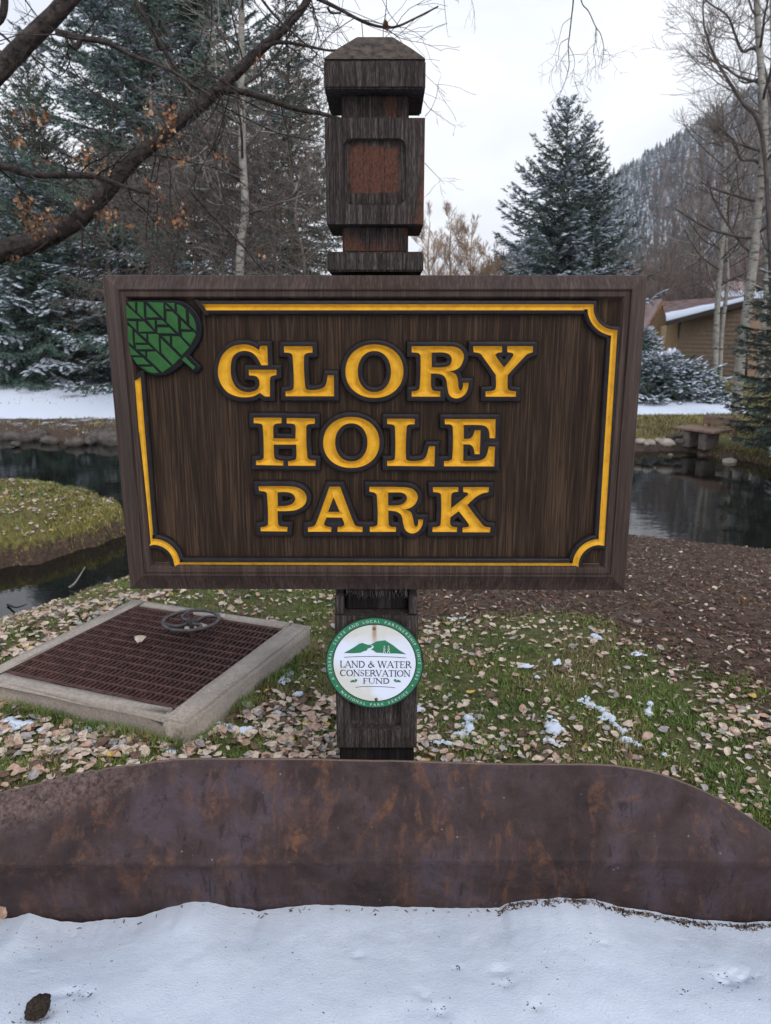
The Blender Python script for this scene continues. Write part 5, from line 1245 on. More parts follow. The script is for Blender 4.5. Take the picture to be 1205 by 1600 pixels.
class Bare:
    def __init__(s, seed): s.r = np.random.default_rng(seed); s.big = Tubes(); s.tw = Tubes(); s.tips = []
    def grow(s, p, d, L, rad, depth, kids, spread=.7, upv=.15, wob=.18, shrink=.62, n=6, first=.25, rmin=.002):
        r = s.r; pts = [np.array(p, float)]; d = np.array(d, float); d /= np.linalg.norm(d); ds = []
        for i in range(n):
            d = d + r.normal(0, wob, 3) * .55 + np.array([0, 0, upv]) * .3; d /= np.linalg.norm(d); pts.append(pts[-1] + d * L / n); ds.append(d.copy())
        pts = np.array(pts); rr = np.linspace(rad, max(rad * .45, rmin), n + 1)
        (s.big if rad > .016 else s.tw).add(pts, rr, 6 if rad > .04 else (4 if rad > .012 else 3))
        if depth == 0: s.tips.append((pts[-1], d)); return
        for k in range(kids):
            t = first + (1 - first) * (k + r.random()) / kids; f = min(t * n, n - .01); i = int(f); q = pts[i] + (pts[i + 1] - pts[i]) * (f - i)
            ax = r.normal(size=3); ax -= (ax @ ds[i]) * ds[i]; ax /= np.linalg.norm(ax) + 1e-9; a = spread * r.uniform(.6, 1.3)
            nd = ds[i] * math.cos(a) + ax * math.sin(a)
            s.grow(q, nd, L * shrink * r.uniform(.7, 1.2) * (1.1 - .45 * t), max(rr[i] * .55, rmin), depth - 1, kids, spread, upv, wob, shrink, max(3, n - 1), first, rmin)
def bare_tree(name, label, px, Y, path_px, r0, r1, seed, bark, twig, nbr, brL, depth=2, kids=5, upv=.2, spread=.7, brmin=.25, group=None, cat='tree', rmin=.0035, wob=.18):
    """trunk follows picture points at distance Y; limbs are grown from it"""
    B = Bare(seed); pts = [np.array(P(x, y, Y)) for x, y in path_px]; base = pts[0].copy(); base[2] = tz(base[0], Y) - .05; pts[0] = base
    rr = np.random.default_rng(seed + 1)
    for i in range(1, len(pts)): pts[i] = pts[i] + np.array([0, rr.normal(0, .06), 0])
    tr = spline(pts, 6); rad = np.linspace(r0, r1, len(tr)); tk = Tubes(); tk.add(tr, rad, 10)
    root = thing(name, label, cat, tuple(base), group)
    for k in range(nbr):
        t = brmin + (1 - brmin) * (k + rr.random()) / nbr; f = t * (len(tr) - 1.01); i = int(f); q = tr[i] + (tr[i + 1] - tr[i]) * (f - i)
        a = rr.uniform(0, 6.283); up = rr.uniform(.1, .9); d = np.array([math.cos(a), math.sin(a), up])
        B.grow(q, d, brL * rr.uniform(.55, 1.15) * (1.15 - .6 * t), rad[i] * .42, depth, kids, spread, upv, wob, rmin=rmin)
    inv = Matrix.Translation(base).inverted()
    def add(nm, me):
        o = link(nm, me, root); o.matrix_parent_inverse = inv
    add('trunk', tk.mesh('trunk', bark))
    if B.big.V: add('limbs', B.big.mesh('limbs', bark if bark is not M['aspen'] else M['bark_grey']))
    if B.tw.V: add('crown', B.tw.mesh('crown', twig))
    return root

# ---- conifers
spruce('tall broad spruce filling the upper left behind the bare branches, snow on its boughs', 285, 25.5, 25, 5.6, 1, 74, 7, M['needle_blue'], .52, .5, .9, .16, 15.5, needle=.15, snow_size=1.5, upb=.35)
spruce('slender green spruce standing farthest left with a reddish cone laden tip', 88, 30, 12.1, 3.0, 2, 54, 7, M['needle_green'], .22, .6, .85, .12, needle=.13, second=(-1.1, .2, 9.8, 2.0, 36), upb=.4)
spruce('low snow laden spruce at the far left pond bank below the dark limb', 60, 25.2, 7.2, 3.3, 3, 40, 8, M['needle_blue'], .60, .15, .85, .22, snow_size=2.0, needle=.12)
spruce('grey green spruce just left of the post top behind the aspen', 462, 27, 12.7, 3.0, 4, 50, 7, M['needle_green'], .25, .5, .8, .25, needle=.13)
spruce('mid height dark spruce behind the sign and the bare brush', 205, 27.5, 8.6, 3.4, 14, 38, 7, M['needle_blue'], .5, .2, .8, .24, snow_size=1.8, needle=.12)
spruce('free standing dark blue spruce with double tip rising above the right half of the sign', 868, 25, 8.6, 3.45, 5, 32, 8, M['needle_dark'], .50, .4, .95, .10, second=(.70, .1, 7.9, 2.2, 28), needle=.11, snow_size=1.7, upb=.12, fullness=.92)
spruce('dark spruce leaning into the right edge of the picture over the pond', 1272, 12.6, 5.5, 1.42, 6, 40, 8, M['needle_dark'], .14, .3, 1.25, .18, needle=.07)
spruce('squat snow covered spruce beside the brown house, right of the sign', 1036, 21, .98, 2.2, 7, 22, 10, M['needle_dark'], .95, .06, 1.2, .10, snow_size=1.6)
spruce('small snowy spruce behind the squat one, touching the right edge of the sign', 1000, 22.5, 1.75, 1.2, 17, 24, 8, M['needle_blue'], .9, .15, 1.0, .2, snow_size=1.6)
# ---- aspens and bare brush
bare_tree('aspen_tree', 'slim pale aspen trunk left of the post in front of the dark spruce', 380, 15, [(378, 640), (376, 430), (384, 330), (380, 240), (379, 150), (376, 60), (380, -60), (385, -160)], .085, .045, 21, M['aspen'], M['twig_pale'], 26, 1.7, 2, 5, .25, .8)
for i, (px, Y, top, s_, lab) in enumerate(((300, 17.0, 175, 31, 'tangled grey bare tree left of the aspen trunk'), (425, 17.6, 120, 32, 'tangled grey bare tree between aspen trunk and post'), (470, 16.4, 250, 33, 'low bare brush tree beside the left side of the post'), (345, 16.2, 260, 34, 'low bare brush tree above the letters of the sign'), (235, 18, 290, 35, 'small bare tree behind the orange withered leaves'))):
    bare_tree('bare_tree', lab, px, Y, [(px, 640), (px + 6, 430), (px - 8, (430 + top) / 2), (px + 4, top)], .05, .012, s_, M['twig'], M['twig'], 34, 2.4, 2, 6, .12, .85, .12, 'bare trees in front of the spruces', rmin=.0055, wob=.28)
A2 = M['aspen']
bare_tree('aspen_tree', 'tallest pale aspen at the right edge with long dark upswept limbs', 1190, 17, [(1150, 655), (1158, 560), (1166, 480), (1180, 400), (1186, 330), (1190, 220), (1187, 120), (1184, 30), (1180, -80), (1178, -180)], .115, .05, 41, A2, M['twig'], 20, 2.3, 2, 5, .3, .8, .32, rmin=.0035)
bare_tree('aspen_tree', 'thinner pale aspen trunk in front of the brown house wall', 1120, 22, [(1114, 630), (1118, 560), (1122, 480), (1126, 400), (1131, 320), (1128, 240), (1132, 160)], .10, .035, 42, A2, M['twig_pale'], 24, 2.2, 2, 5, .25, .8, .35, rmin=.005)
bare_tree('aspen_tree', 'slender twin aspen stem close right of the house wall aspen', 1133, 22.6, [(1122, 630), (1130, 520), (1137, 440), (1135, 380), (1140, 300), (1146, 220)], .07, .03, 43, A2, M['twig_pale'], 14, 1.8, 2, 5, .25, .8, .4, rmin=.005)
bare_tree('aspen_tree', 'pale aspen behind the spruce boughs at the far right', 1200, 20, [(1186, 640), (1191, 540), (1197, 430), (1207, 300), (1210, 200), (1206, 60), (1204, -90)], .07, .03, 44, A2, M['twig'], 18, 2.2, 2, 5, .25, .8, .35, rmin=.0045)
# two long dark limbs sweeping left from the tallest aspen, one tree each side of it in the photo
for i, (pp, r0, lab) in enumerate(((([(1215, 640), (1203, 430), (1192, 215), (1160, 160), (1133, 118), (1117, 85), (1102, 40), (1099, -10)]), .06, 'dark barked tree whose stem crosses the tallest aspen and sweeps up left'), (([(1222, 640), (1212, 420), (1190, 268), (1160, 248), (1146, 222), (1120, 200)]), .05, 'dark barked lower tree stem crossing behind the tallest aspen'), (([(1230, 640), (1225, 300), (1190, 95), (1163, 78), (1152, 50), (1135, 25), (1108, 0), (1080, -30)]), .05, 'dark barked highest tree stem arching left over the hillside'))):
    bare_tree('bare_tree', lab, 1190, 16.5 + i * .5, pp, r0 * .9, .012, 51 + i, M['bark_grey'], M['twig'], 22, 1.5, 2, 5, .2, .8, .42, rmin=.0035)
for i, (px, Y, top, lab) in enumerate(((1060, 44, 385, 'bare tree left of the aspens behind the brown roof'), (1098, 42, 270, 'tall twiggy bare tree behind the thin aspens'), (1165, 40, 170, 'twiggy bare tree between the two tallest aspens'), (1205, 42, 330, 'bushy bare tree behind the right edge spruce'), (1030, 40, 440, 'faint bare tree over the small left gable'), (1085, 46, 345, 'grey bare tree rising over the roof ridge'), (1140, 45, 330, 'bare tree behind the roof, right of the thin aspens'))):
    bare_tree('bare_tree', lab, px, Y, [(px + 8, 600), (px + 4, 500), (px - 3, (500 + top) / 2), (px, top)], .07, .015, 61 + i, M['bark_grey'], M['twig_red'] if i % 2 else M['twig'], 26, 3.6, 2, 5, .3, .7, .2, 'bare trees beyond the brown house', rmin=.007)
for i, (px, Y, top, lab) in enumerate(((672, 58, 348, 'leftmost tawny willow seen between the post and the dark spruce'), (706, 62, 340, 'middle tawny willow seen between the post and the dark spruce'), (738, 60, 362, 'rightmost tawny willow touching the dark spruce'), (765, 64, 400, 'low orange willow half hidden by the dark spruce'))):
    bare_tree('willow_tree', lab, px, Y, [(px, 600), (px + 2, 470), (px - 3, (470 + top) / 2), (px, top)], .14, .03, 71 + i, M['twig_gold'], M['twig_gold'], 34, 2.5, 2, 7, .45, .6, .10, 'tawny willows in the distance', rmin=.011)

# ---- the big cottonwood on the left: trunk outside the picture, two great limbs crossing it
cw_Y = 6.0; tx0 = -5.2; cz0 = tz(tx0, cw_Y)
cw = thing('cottonwood_tree', 'large bare dark barked tree leaning in from the left with a few withered orange leaves', 'tree', (tx0, cw_Y, cz0))
cinv = Matrix.Translation(cw.location).inverted()
def cobj(nm, me, parent=None):
    o = link(nm, me, parent or cw); o.matrix_parent_inverse = cinv; return o
def limb(pts, radii, sides=14, lump_=.06, seed=0):
    tr = spline(pts, 8); rd = np.interp(np.linspace(0, 1, len(tr)), np.linspace(0, 1, len(radii)), radii)
    ks = np.linspace(0, len(tr) - 1, len(tr) * 5); ft = np.stack([np.interp(ks, np.arange(len(tr)), tr[:, i]) for i in range(3)], -1); fr = np.interp(ks, np.arange(len(tr)), rd)
    sides = 40; t = Tubes(); t.add(ft, fr, sides); V = t.V[0].reshape(len(ft), sides, 3); c = ft[:, None, :]; al = np.cumsum(np.r_[0, np.linalg.norm(np.diff(ft, axis=0), axis=1)])
    A_, S_ = np.meshgrid(np.arange(sides), al); A2_ = np.minimum(A_, sides - A_) * 1.0
    f = .16 * (np.abs(fbm(A2_ * .55 + 20, S_ * 3.2, seed + 5) - .5) * 2) ** .8 + .10 * (fbm(A2_ * .12, S_ * 2.0, seed + 9) - .5) * 2
    t.V[0] = (c + (V - c) * (.93 + f)[:, :, None]).reshape(-1, 3); return t, tr, rd
trunkp = [(tx0 - .1, cw_Y, cz0 - .2), (tx0, cw_Y, 1.0), (tx0 + .1, cw_Y - .05, 2.2), (tx0 + .05, cw_Y, 3.6), (tx0 - .3, cw_Y + .2, 6.5), (tx0 - .5, cw_Y + .4, 9)]
t, trT, rdT = limb(trunkp, [.46, .38, .34, .29, .18, .08]); cobj('trunk', t.mesh('trunk', M['bark']))
def PP(l, Y): return [tuple(P(x, y, Y + (e[0] if e else 0))) for x, y, *e in l]
L1 = [tuple(trT[20])] + PP([(-260, 300), (-120, 215), (-40, 150), (0, 110), (45, 62), (90, 18), (130, -30), (170, -110), (230, -230), (320, -330)], 4.9)
t, tr1, rd1 = limb(L1, [.13, .075, .062, .058, .056, .053, .050, .045, .038, .03, .02], seed=3); cobj('limb', t.mesh('limb', M['bark']))
L2 = [tuple(trT[14])] + PP([(-240, 480), (-90, 425), (0, 394), (70, 372), (125, 340), (165, 300), (200, 258), (250, 215), (300, 176), (350, 132), (400, 84), (440, 48), (480, 2), (505, -60), (520, -130)], 7.0)
t, tr2, rd2 = limb(L2, [.17, .125, .108, .098, .09, .08, .072, .065, .058, .052, .047, .042, .036, .031, .026, .016], seed=8); cobj('limb', t.mesh('limb', M['bark']))
BR = [([(88, 50), (130, 60), (165, 66), (205, 86), (262, 108), (330, 150)], 4.9, .020, .008), ([(125, 62), (118, 76), (103, 64)], 4.9, .016, .006),
 ([(-120, 235), (-60, 245), (0, 258), (45, 272), (95, 274), (150, 276), (190, 290), (232, 302)], 5.6, .034, .014), ([(335, 140), (370, 142), (410, 152), (455, 168), (512, 180), (560, 196)], 6.9, .032, .014),
 ([(200, -40), (222, 20), (262, 85), (288, 130), (300, 172), (322, 215), (340, 262), (352, 320)], 6.0, .015, .006), ([(300, 300), (345, 350), (380, 385), (412, 425)], 7.0, .016, .008),
 ([(405, 75), (440, 66), (480, 72), (520, 79), (560, 70)], 6.8, .018, .006), ([(395, -20), (430, 25), (470, 62), (500, 88)], 6.4, .012, .005),
 ([(480, -10), (510, 4), (530, 14), (560, 30), (590, 41), (618, 42), (650, 28), (685, 10)], 4.6, .012, .004), ([(512, 12), (518, 20), (533, 20)], 4.6, .008, .005), ([(-60, 60), (0, 30), (8, -30)], 5.2, .03, .02),
 ([(-80, 300), (0, 330), (40, 360)], 6.4, .012, .006), ([(-60, 170), (0, 200), (20, 240), (30, 262)], 5.5, .008, .004), ([(405, 70), (408, 110), (410, 150)], 6.7, .009, .004), ([(120, 345), (150, 380), (170, 420)], 6.6, .012, .006)]
TW = Bare(77); lf_pts = []
for i, (pp, Y, r0, r1) in enumerate(BR):
    tr = spline(PP(pp, Y), 6); rd = np.linspace(r0, r1, len(tr)); t = Tubes(); t.add(tr, rd, 6); cobj('branch', t.mesh('branch', M['bark']))
    nk = 10 if i in (0, 2, 3, 4, 5) else (14 if i == 8 else 4)
    for k in range(nk):
        j = TW.r.integers(1, len(tr)); d = TW.r.normal(size=3) * .8 + np.array([.2, 0, -.15]); TW.grow(tr[j], d, TW.r.uniform(.25, .7), rd[j] * .35, 1, 4, .7, -.05, .3, rmin=.0012)
for k in range(46):
    j = TW.r.integers(20, len(tr2)); d = TW.r.normal(size=3) + np.array([.1, -.2, -.1]); TW.grow(tr2[j], d, TW.r.uniform(.5, 1.3), .008, 2, 4, .7, -.05, .3, rmin=.0016)
# high boughs over the picture carrying the hanging twigs
over = spline([tuple(tr1[-12])] + PP([(420, -260), (620, -190), (800, -150), (900, -120), (980, -160)], 4.3), 8)
t = Tubes(); t.add(over, np.linspace(.04, .012, len(over)), 7); cobj('branch', t.mesh('branch', M['bark']))
HANG = [([(895, -125), (897, -40), (896, 0), (893, 28), (890, 55), (888, 72), (889, 90), (889, 105), (884, 125), (876, 145)], .0042), ([(892, 28), (880, 38), (875, 55), (870, 75), (862, 92)], .0016), ([(888, 60), (876, 68), (873, 85), (872, 95), (864, 108), (861, 122)], .0018), ([(889, 72), (896, 86), (898, 100), (894, 118), (891, 132)], .0018), ([(888, 78), (878, 92), (872, 106)], .0014),
 ([(905, -118), (902, -60), (908, 0), (920, 18), (931, 42), (938, 52), (943, 70), (943, 85), (940, 105)], .0036), ([(932, 44), (931, 62), (927, 80), (931, 100), (921, 113)], .0016), ([(929, 68), (918, 80), (913, 90)], .0012), ([(943, 78), (951, 82), (953, 98)], .0013), ([(943, 80), (938, 96), (936, 106)], .0012), ([(896, 115), (906, 120), (911, 132)], .0011),
 ([(620, -185), (640, -120), (668, -60), (690, -20), (698, 40)], .003), ([(690, -150), (720, -60), (740, 10)], .002), ([(655, 150), (664, 160), (672, 170), (700, 190), (712, 198)], .002), ([(664, 182), (674, 170), (682, 150), (685, 130), (690, 118)], .0018), ([(664, 255), (680, 272), (695, 288)], .0018)]
for pp, r0 in HANG:
    tr = spline(PP(pp, 4.3), 5); TW.tw.add(tr, np.linspace(r0, r0 * .35, len(tr)), 4)
    if pp[0][1] < 140 or True:
        for k in range(4):
            j = TW.r.integers(len(tr) // 2, len(tr)); TW.grow(tr[j], TW.r.normal(size=3) * .6 + np.array([0, 0, -.6]), TW.r.uniform(.05, .14), r0 * .35, 1, 2, .6, -.1, .3, n=3, rmin=.0006)
cobj('twigs', TW.tw.mesh('twigs', M['bark']))
if TW.big.V: cobj('side_branches', TW.big.mesh('side_branches', M['bark']))
# withered leaves still on the twigs, in loose bunches
WLM = [m_plain('withered_orange_leaf', (.17, .075, .035), (.32, .155, .075), .7, 20, .2, 0), m_plain('withered_pale_leaf', (.30, .19, .115), (.46, .31, .20), .7, 20, .2, 0), m_plain('withered_brown_leaf', (.09, .045, .028), (.18, .09, .055), .7, 20, .2, 0)]
WM = [[fmesh('withered_leaf', LG[k][0] * 1.35, LG[k][1], m, True) for k in range(6)] for m in WLM]
bunch = [(45, 335, 22, 26), (60, 350, 20, 16), (30, 320, 16, 10), (100, 245, 26, 12), (130, 250, 22, 12), (85, 200, 20, 6), (95, 345, 24, 12), (150, 265, 24, 8), (168, 325, 14, 10), (225, 175, 14, 6), (258, 190, 14, 9), (272, 180, 10, 6), (240, 225, 20, 10), (275, 250, 14, 7), (30, 180, 16, 5), (15, 215, 18, 5), (250, 315, 9, 4), (288, 335, 14, 12), (258, 342, 10, 7), (235, 296, 10, 4), (200, 358, 10, 5), (392, 90, 8, 3), (400, 400, 8, 3), (330, 240, 12, 4), (180, 360, 18, 5), (210, 210, 16, 4), (605, 44, 4, 2), (75, 180, 14, 4), (120, 300, 20, 8), (20, 410, 10, 4)]
wr = np.random.default_rng(5); WT = Tubes(); nwl = 0; SV, ST, SM, sn_ = [], [], [], 0
for cx_, cy_, sp_, n in bunch:
    Yb = 6.6 if cx_ > 90 else 6.0
    if cx_ > 500: Yb = 4.6
    c0 = np.array(P(cx_, cy_ - sp_ * .8, Yb))
    subs = [(cx_ + wr.normal(0, sp_ * .7), cy_ + wr.normal(0, sp_ * .6)) for _ in range(max(1, n // 4))]
    for k in range(int(n * 1.9)):
        sx_, sy_ = subs[k % len(subs)]; q = sp_ * .28 + 2
        p = np.array(P(sx_ + wr.normal(0, q), sy_ + wr.normal(0, q), Yb + wr.normal(0, .12)))
        m_, g_, e_, sc_ = int(wr.choice(3, p=[.45, .22, .33])), int(wr.integers(6)), (wr.uniform(.6, 2.4), wr.uniform(-.8, .8), wr.uniform(0, 6.28)), wr.uniform(.35, .7)
        if nwl < 290:
            o = link('withered_leaf', WM[m_][g_], cw); o.matrix_parent_inverse = cinv; o.location = p; o.rotation_euler = e_; o.scale = (sc_,) * 3; nwl += 1
        else:
            v, t_ = LG[g_]; SV.append((v * 1.35 * sc_) @ rotm(e_[2], e_[0], e_[1]).T + p); ST.append(t_ + sn_); SM.append(np.full(len(t_), m_)); sn_ += len(v)
        if k % 3 == 0: WT.add([c0, (c0 + p) / 2 + wr.normal(0, .03, 3), p], [.0020, .0013, .0007], 3)
    j = np.argmin(np.linalg.norm(tr2 - c0, axis=1)); WT.add(spline([tr2[j], (tr2[j] + c0) / 2 + np.array([0, 0, .1]), c0], 4), np.linspace(.004, .002, 9), 3)
if SV: o = cobj('withered_foliage', fmesh('withered_foliage', np.concatenate(SV), np.concatenate(ST), WLM, True, np.concatenate(SM))); o['kind'] = 'stuff'
cobj('leaf_twigs', WT.mesh('leaf_twigs', M['bark']))

# ================================================================== house, bench, rocks, sticks
M['siding'] = m_plain('brown_painted_siding', (.20, .14, .095), (.26, .185, .128), .8, 6, .2, .1, .004, (1, 1, 1), 'World')
M['siding_tan'] = m_plain('tan_painted_siding', (.34, .235, .13), (.42, .30, .175), .8, 6, .2, .1, .004, (1, 1, 1), 'World')
M['fascia'] = m_plain('dark_fascia_board', (.035, .026, .020), (.06, .045, .035), .8, 10)
M['shingle'] = m_plain('pinkish_grey_shingle', (.19, .135, .13), (.33, .25, .245), .85, 2.5, .2, .3, .01, (1, 1, 1), 'World')
M['window'] = m_plain('dark_window_glass', (.012, .012, .014), (.02, .02, .024), .08, 3, .5, 0)
house = thing('brown_house', 'long brown clapboard house with sloping snowy shingle roof right of the sign', 'house', tuple(P(1100, 640, 31)))
hinv = Matrix.Translation(house.location).inverted()
def hobj(nm, me, kind=None):
    o = link(nm, me, house); o.matrix_parent_inverse = hinv
    if kind: o['kind'] = kind
    return o
def prism(name, quad, back, mat, parentf=hobj, kind=None):
    """solid from a front polygon (points) pushed back by a vector"""
    n = len(quad); V = [tuple(q) for q in quad] + [tuple(np.array(q) + np.array(back)) for q in quad]
    F = [tuple(range(n)), tuple(range(2 * n - 1, n - 1, -1))] + [(i, i + n, (i + 1) % n + n, (i + 1) % n) for i in range(n)]
    bm = bmesh.new(); vs = [bm.verts.new(v) for v in V]
    for f in F: bm.faces.new([vs[i] for i in f])
    return parentf(name, bm_mesh(name, bm, mat), kind) if kind else parentf(name, bm_mesh(name, bm, mat))
wl0 = P(1062, 503, 33.5); wr0 = P(1168, 474, 29.0); gz2 = -1.2
W0, W1 = np.array(wl0), np.array(wr0); dirw = W1 - W0
def wp(t, z): q = W0 + dirw * t; return np.array([q[0], q[1], z])
def ztop(t): return wl0.z + (wr0.z - wl0.z) * t
prism('wall', [wp(0, gz2), wp(1.0, gz2), wp(1.0, ztop(1)), wp(0, ztop(0))], (1.5, 6, 0), M['siding'])
def boards(t0, t1, zt0, zt1, W0_, D_, mat, nrm, pitch=.17):
    """lapped boards: each a thin wedge proud of the wall, cut along the roof line"""
    V, F = [], []; z = gz2
    nrm = np.array(nrm); top = max(zt0, zt1)
    while z < top:
        def cutx(zz): 
            if zt0 == zt1: return t0
            return t0 + (t1 - t0) * (zz - zt0) / (zt1 - zt0)
        za, zb = z, min(z + pitch, top); ta = t0 if za < zt0 else max(t0, cutx(za)); tb_ = t0 if zb < zt0 else max(t0, cutx(zb))
        n0 = len(V)
        for t_, zz, off in ((ta, za, .045), (t1, za, .045), (t1, zb, .008), (tb_, zb, .008), (ta, za, 0), (t1, za, 0)):
            q = W0_ + D_ * t_ + nrm * off; V.append((q[0], q[1], zz))
        F += [(n0, n0 + 1, n0 + 2, n0 + 3), (n0 + 4, n0 + 5, n0 + 1, n0)]; z += pitch
    return pmesh('siding', V, F, mat)
nw = np.array([dirw[1], -dirw[0], 0]); nw /= np.linalg.norm(nw); 
if nw[1] > 0: nw = -nw
hobj('siding', boards(.03, 1.0, ztop(.03), ztop(1), W0, dirw, M['siding'], nw), 'stuff')
# recessed tan end bay with a dark slot between
e0, e1 = np.array(P(1042, 508, 33.8)), np.array(P(1062, 504, 33.55)); de = e1 - e0
prism('end_bay', [e0 * [1, 1, 0] + [0, 0, gz2], e1 * [1, 1, 0] + [0, 0, gz2], e1, e0], (1.5, 5, 0), M['siding_tan'])
prism('corner_slot', [np.array(P(1062, 640, 33.35)), np.array(P(1066.5, 640, 33.35)), np.array(P(1066.5, 502, 33.35)), np.array(P(1062, 503, 33.35))], (0, .3, 0), M['fascia'])
# roof plane: eave along the wall top, ridge behind
ev0, ev1 = np.array(P(1041, 503, 33.0)), np.array(P(1176, 468, 28.6)); rg0, rg1 = np.array(P(1034, 471, 40)), np.array(P(1180, 462, 36.0))
rows = 16
Vr, Fr = [], []
for i in range(rows):
    for tt, lift in ((i / rows, .05), ((i + 1) / rows, .0)):
        for a, b in ((ev0, rg0), (ev1, rg1)): q = a + (b - a) * tt; Vr.append((q[0], q[1], q[2] + lift))
    n = i * 4; Fr.append((n, n + 1, n + 3, n + 2))
    if i: Fr.append((n - 2, n - 1, n + 1, n))
o = hobj('roof', pmesh('roof', Vr, Fr, M['shingle']))
prism('fascia', [ev0 - [0, .04, .16], ev1 - [0, .04, .16], ev1 - [0, .04, -.02], ev0 - [0, .04, -.02]], (0, .05, 0), M['fascia'])
# snow lying along the eave
Vs, Fs = [], []; ns = 40; srs = np.random.default_rng(3)
for i in range(ns + 1):
    t_ = i / ns; wdt = (.42 - .30 * t_) * (.7 + .6 * vn(t_ * 9, 0., 5)) 
    a = ev0 + (ev1 - ev0) * t_; b = rg0 + (rg1 - rg0) * t_
    for k_, l_ in ((0, .03), (.02, .16), (wdt * .6, .17), (wdt, .06)): q = a + (b - a) * k_; Vs.append((q[0], q[1], q[2] + l_))
for i in range(ns):
    for j in range(3): n = i * 4 + j; Fs.append((n, n + 4, n + 5, n + 1))
hobj('roof_snow', pmesh('roof_snow', Vs, Fs, M['snow_tree'], True))
prism('side_wall', [np.array(P(1168, 640, 30)), np.array(P(1196, 640, 30)), np.array(P(1196, 500, 30)), np.array(P(1168, 500, 30))], (0, 3, 0), M['siding'])
# small gabled wing on the left
gab = thing('tan_gable_house', 'small tan gabled house wing with orange brown rake board left of the brown house', 'house', tuple(P(1030, 640, 38)))
ginv = Matrix.Translation(gab.location).inverted()
def gobj(nm, me, kind=None): o = link(nm, me, gab); o.matrix_parent_inverse = ginv; return o
pk, gl, gr = np.array(P(1034, 474, 38)), np.array(P(1012, 520, 38)), np.array(P(1052, 512, 38))
prism('gable_wall', [gl * [1, 1, 0] + [0, 0, gz2], gr * [1, 1, 0] + [0, 0, gz2], gr, pk, gl], (-1, 5, 0), M['siding_tan'], gobj)
M['rake'] = m_plain('orange_brown_rake_board', (.17, .085, .035), (.24, .13, .06), .8, 10)
prism('rake_board', [pk + [0, -.1, .14], pk + [0, -.1, -.08], gl + [-.15, -.1, -.22], gl + [-.15, -.1, 0]], (0, .1, 0), M['rake'], gobj)
prism('rake_board', [pk + [0, -.1, .14], gr + [.1, -.1, .1], gr + [.1, -.1, -.12], pk + [0, -.1, -.08]], (0, .1, 0), M['rake'], gobj)
prism('roof', [pk + [0, 0, .14], gl + [-.15, 0, 0], gl + [-.15, 0, .08], pk + [0, 0, .22]], (-3, 6, 0), M['shingle'], gobj)
far = thing('distant_house', 'distant house with pinkish snowy roof just right of the sign edge', 'house', tuple(P(1005, 600, 52)))
finv = Matrix.Translation(far.location).inverted()
def fobj(nm, me, kind=None): o = link(nm, me, far); o.matrix_parent_inverse = finv; return o
prism('wall', [np.array(P(940, 600, 52)), np.array(P(1032, 600, 52)), np.array(P(1032, 508, 52)), np.array(P(940, 508, 52))], (0, 6, 0), M['siding'], fobj)
prism('roof', [np.array(P(935, 508, 51.5)), np.array(P(1036, 508, 51.5)), np.array(P(1034, 505, 51.5)), np.array(P(935, 505, 51.5))], (0, 5, 2.0), M['shingle'], fobj)
prism('roof_snow', [np.array(P(935, 505, 51.4)), np.array(P(1034, 505, 51.4)), np.array(P(1033, 497, 52.2)), np.array(P(940, 498, 52.2))], (0, .6, .15), M['snow_tree'], fobj)
up_ = thing('upper_house', 'house high behind the brown roof showing a snowy roof edge through the spruce', 'house', tuple(P(1175, 560, 44)))
uinv = Matrix.Translation(up_.location).inverted()
def uobj(nm, me, kind=None): o = link(nm, me, up_); o.matrix_parent_inverse = uinv; return o
prism('wall', [np.array(P(1140, 600, 44)), np.array(P(1215, 600, 44)), np.array(P(1215, 468, 44)), np.array(P(1140, 468, 44))], (0, 6, 0), M['siding'], uobj)
prism('roof', [np.array(P(1132, 470, 43.6)), np.array(P(1222, 470, 43.6)), np.array(P(1222, 466, 43.6)), np.array(P(1132, 466, 43.6))], (0, 4, 1.2), M['shingle'], uobj)
prism('roof_snow', [np.array(P(1134, 466, 43.5)), np.array(P(1222, 466, 43.5)), np.array(P(1220, 459, 44.2)), np.array(P(1138, 459, 44.2))], (0, .8, .2), M['snow_tree'], uobj)

# bench of stone slab and wood across the pond
M['bwood'] = m_plain('weathered_bench_wood', (.19, .12, .09), (.30, .20, .155), .8, 12)
M['bstone'] = m_plain('dark_bench_stone', (.08, .065, .06), (.2, .165, .15), .85, 8)
by = 13.95; bl, br = P(1066, 667, by + .25), P(1130, 674, by - .55); bz = tz(P(1095, 675, by).x, by)
ba = math.atan2(br.y - bl.y, br.x - bl.x); bc = (bl + br) / 2; bw = (br - bl).length
bench = thing('park_bench', 'low wooden bench with plank back on stone blocks beside the pond under the spruce', 'bench', (bc.x, bc.y, bz), rz=ba)
SH = P(1095, 667, by).z - bz
def bb(nm, *a, mat='bwood', bev=.012): return link(nm, bm_mesh(nm, box_bm(*a, bev, 1), M[mat]), bench)
for k in range(3): bb('seat_plank', -bw / 2, bw / 2, -.26 + k * .175, -.095 + k * .175, SH - .055 + .002 * k, SH + .002 * k)
bb('support_block', -bw / 2 + .18, -bw / 2 + .34, -.2, .2, -.1, SH - .056, mat='bstone', bev=.03); bb('support_block', bw / 2 - .38, bw / 2 - .20, -.2, .2, -.1, SH - .056, mat='bstone', bev=.03)
bt = P(1105, 647, by + .2).z - bz
for x in (-.10, bw / 2 + .02): bb('back_post', x - .03, x + .03, .27, .33, SH - .2, bt - .03)
for k in range(2): bb('back_plank', -.20, bw / 2 + .10, .23, .268, bt - .17 + k * .088, bt - .088 + k * .088)
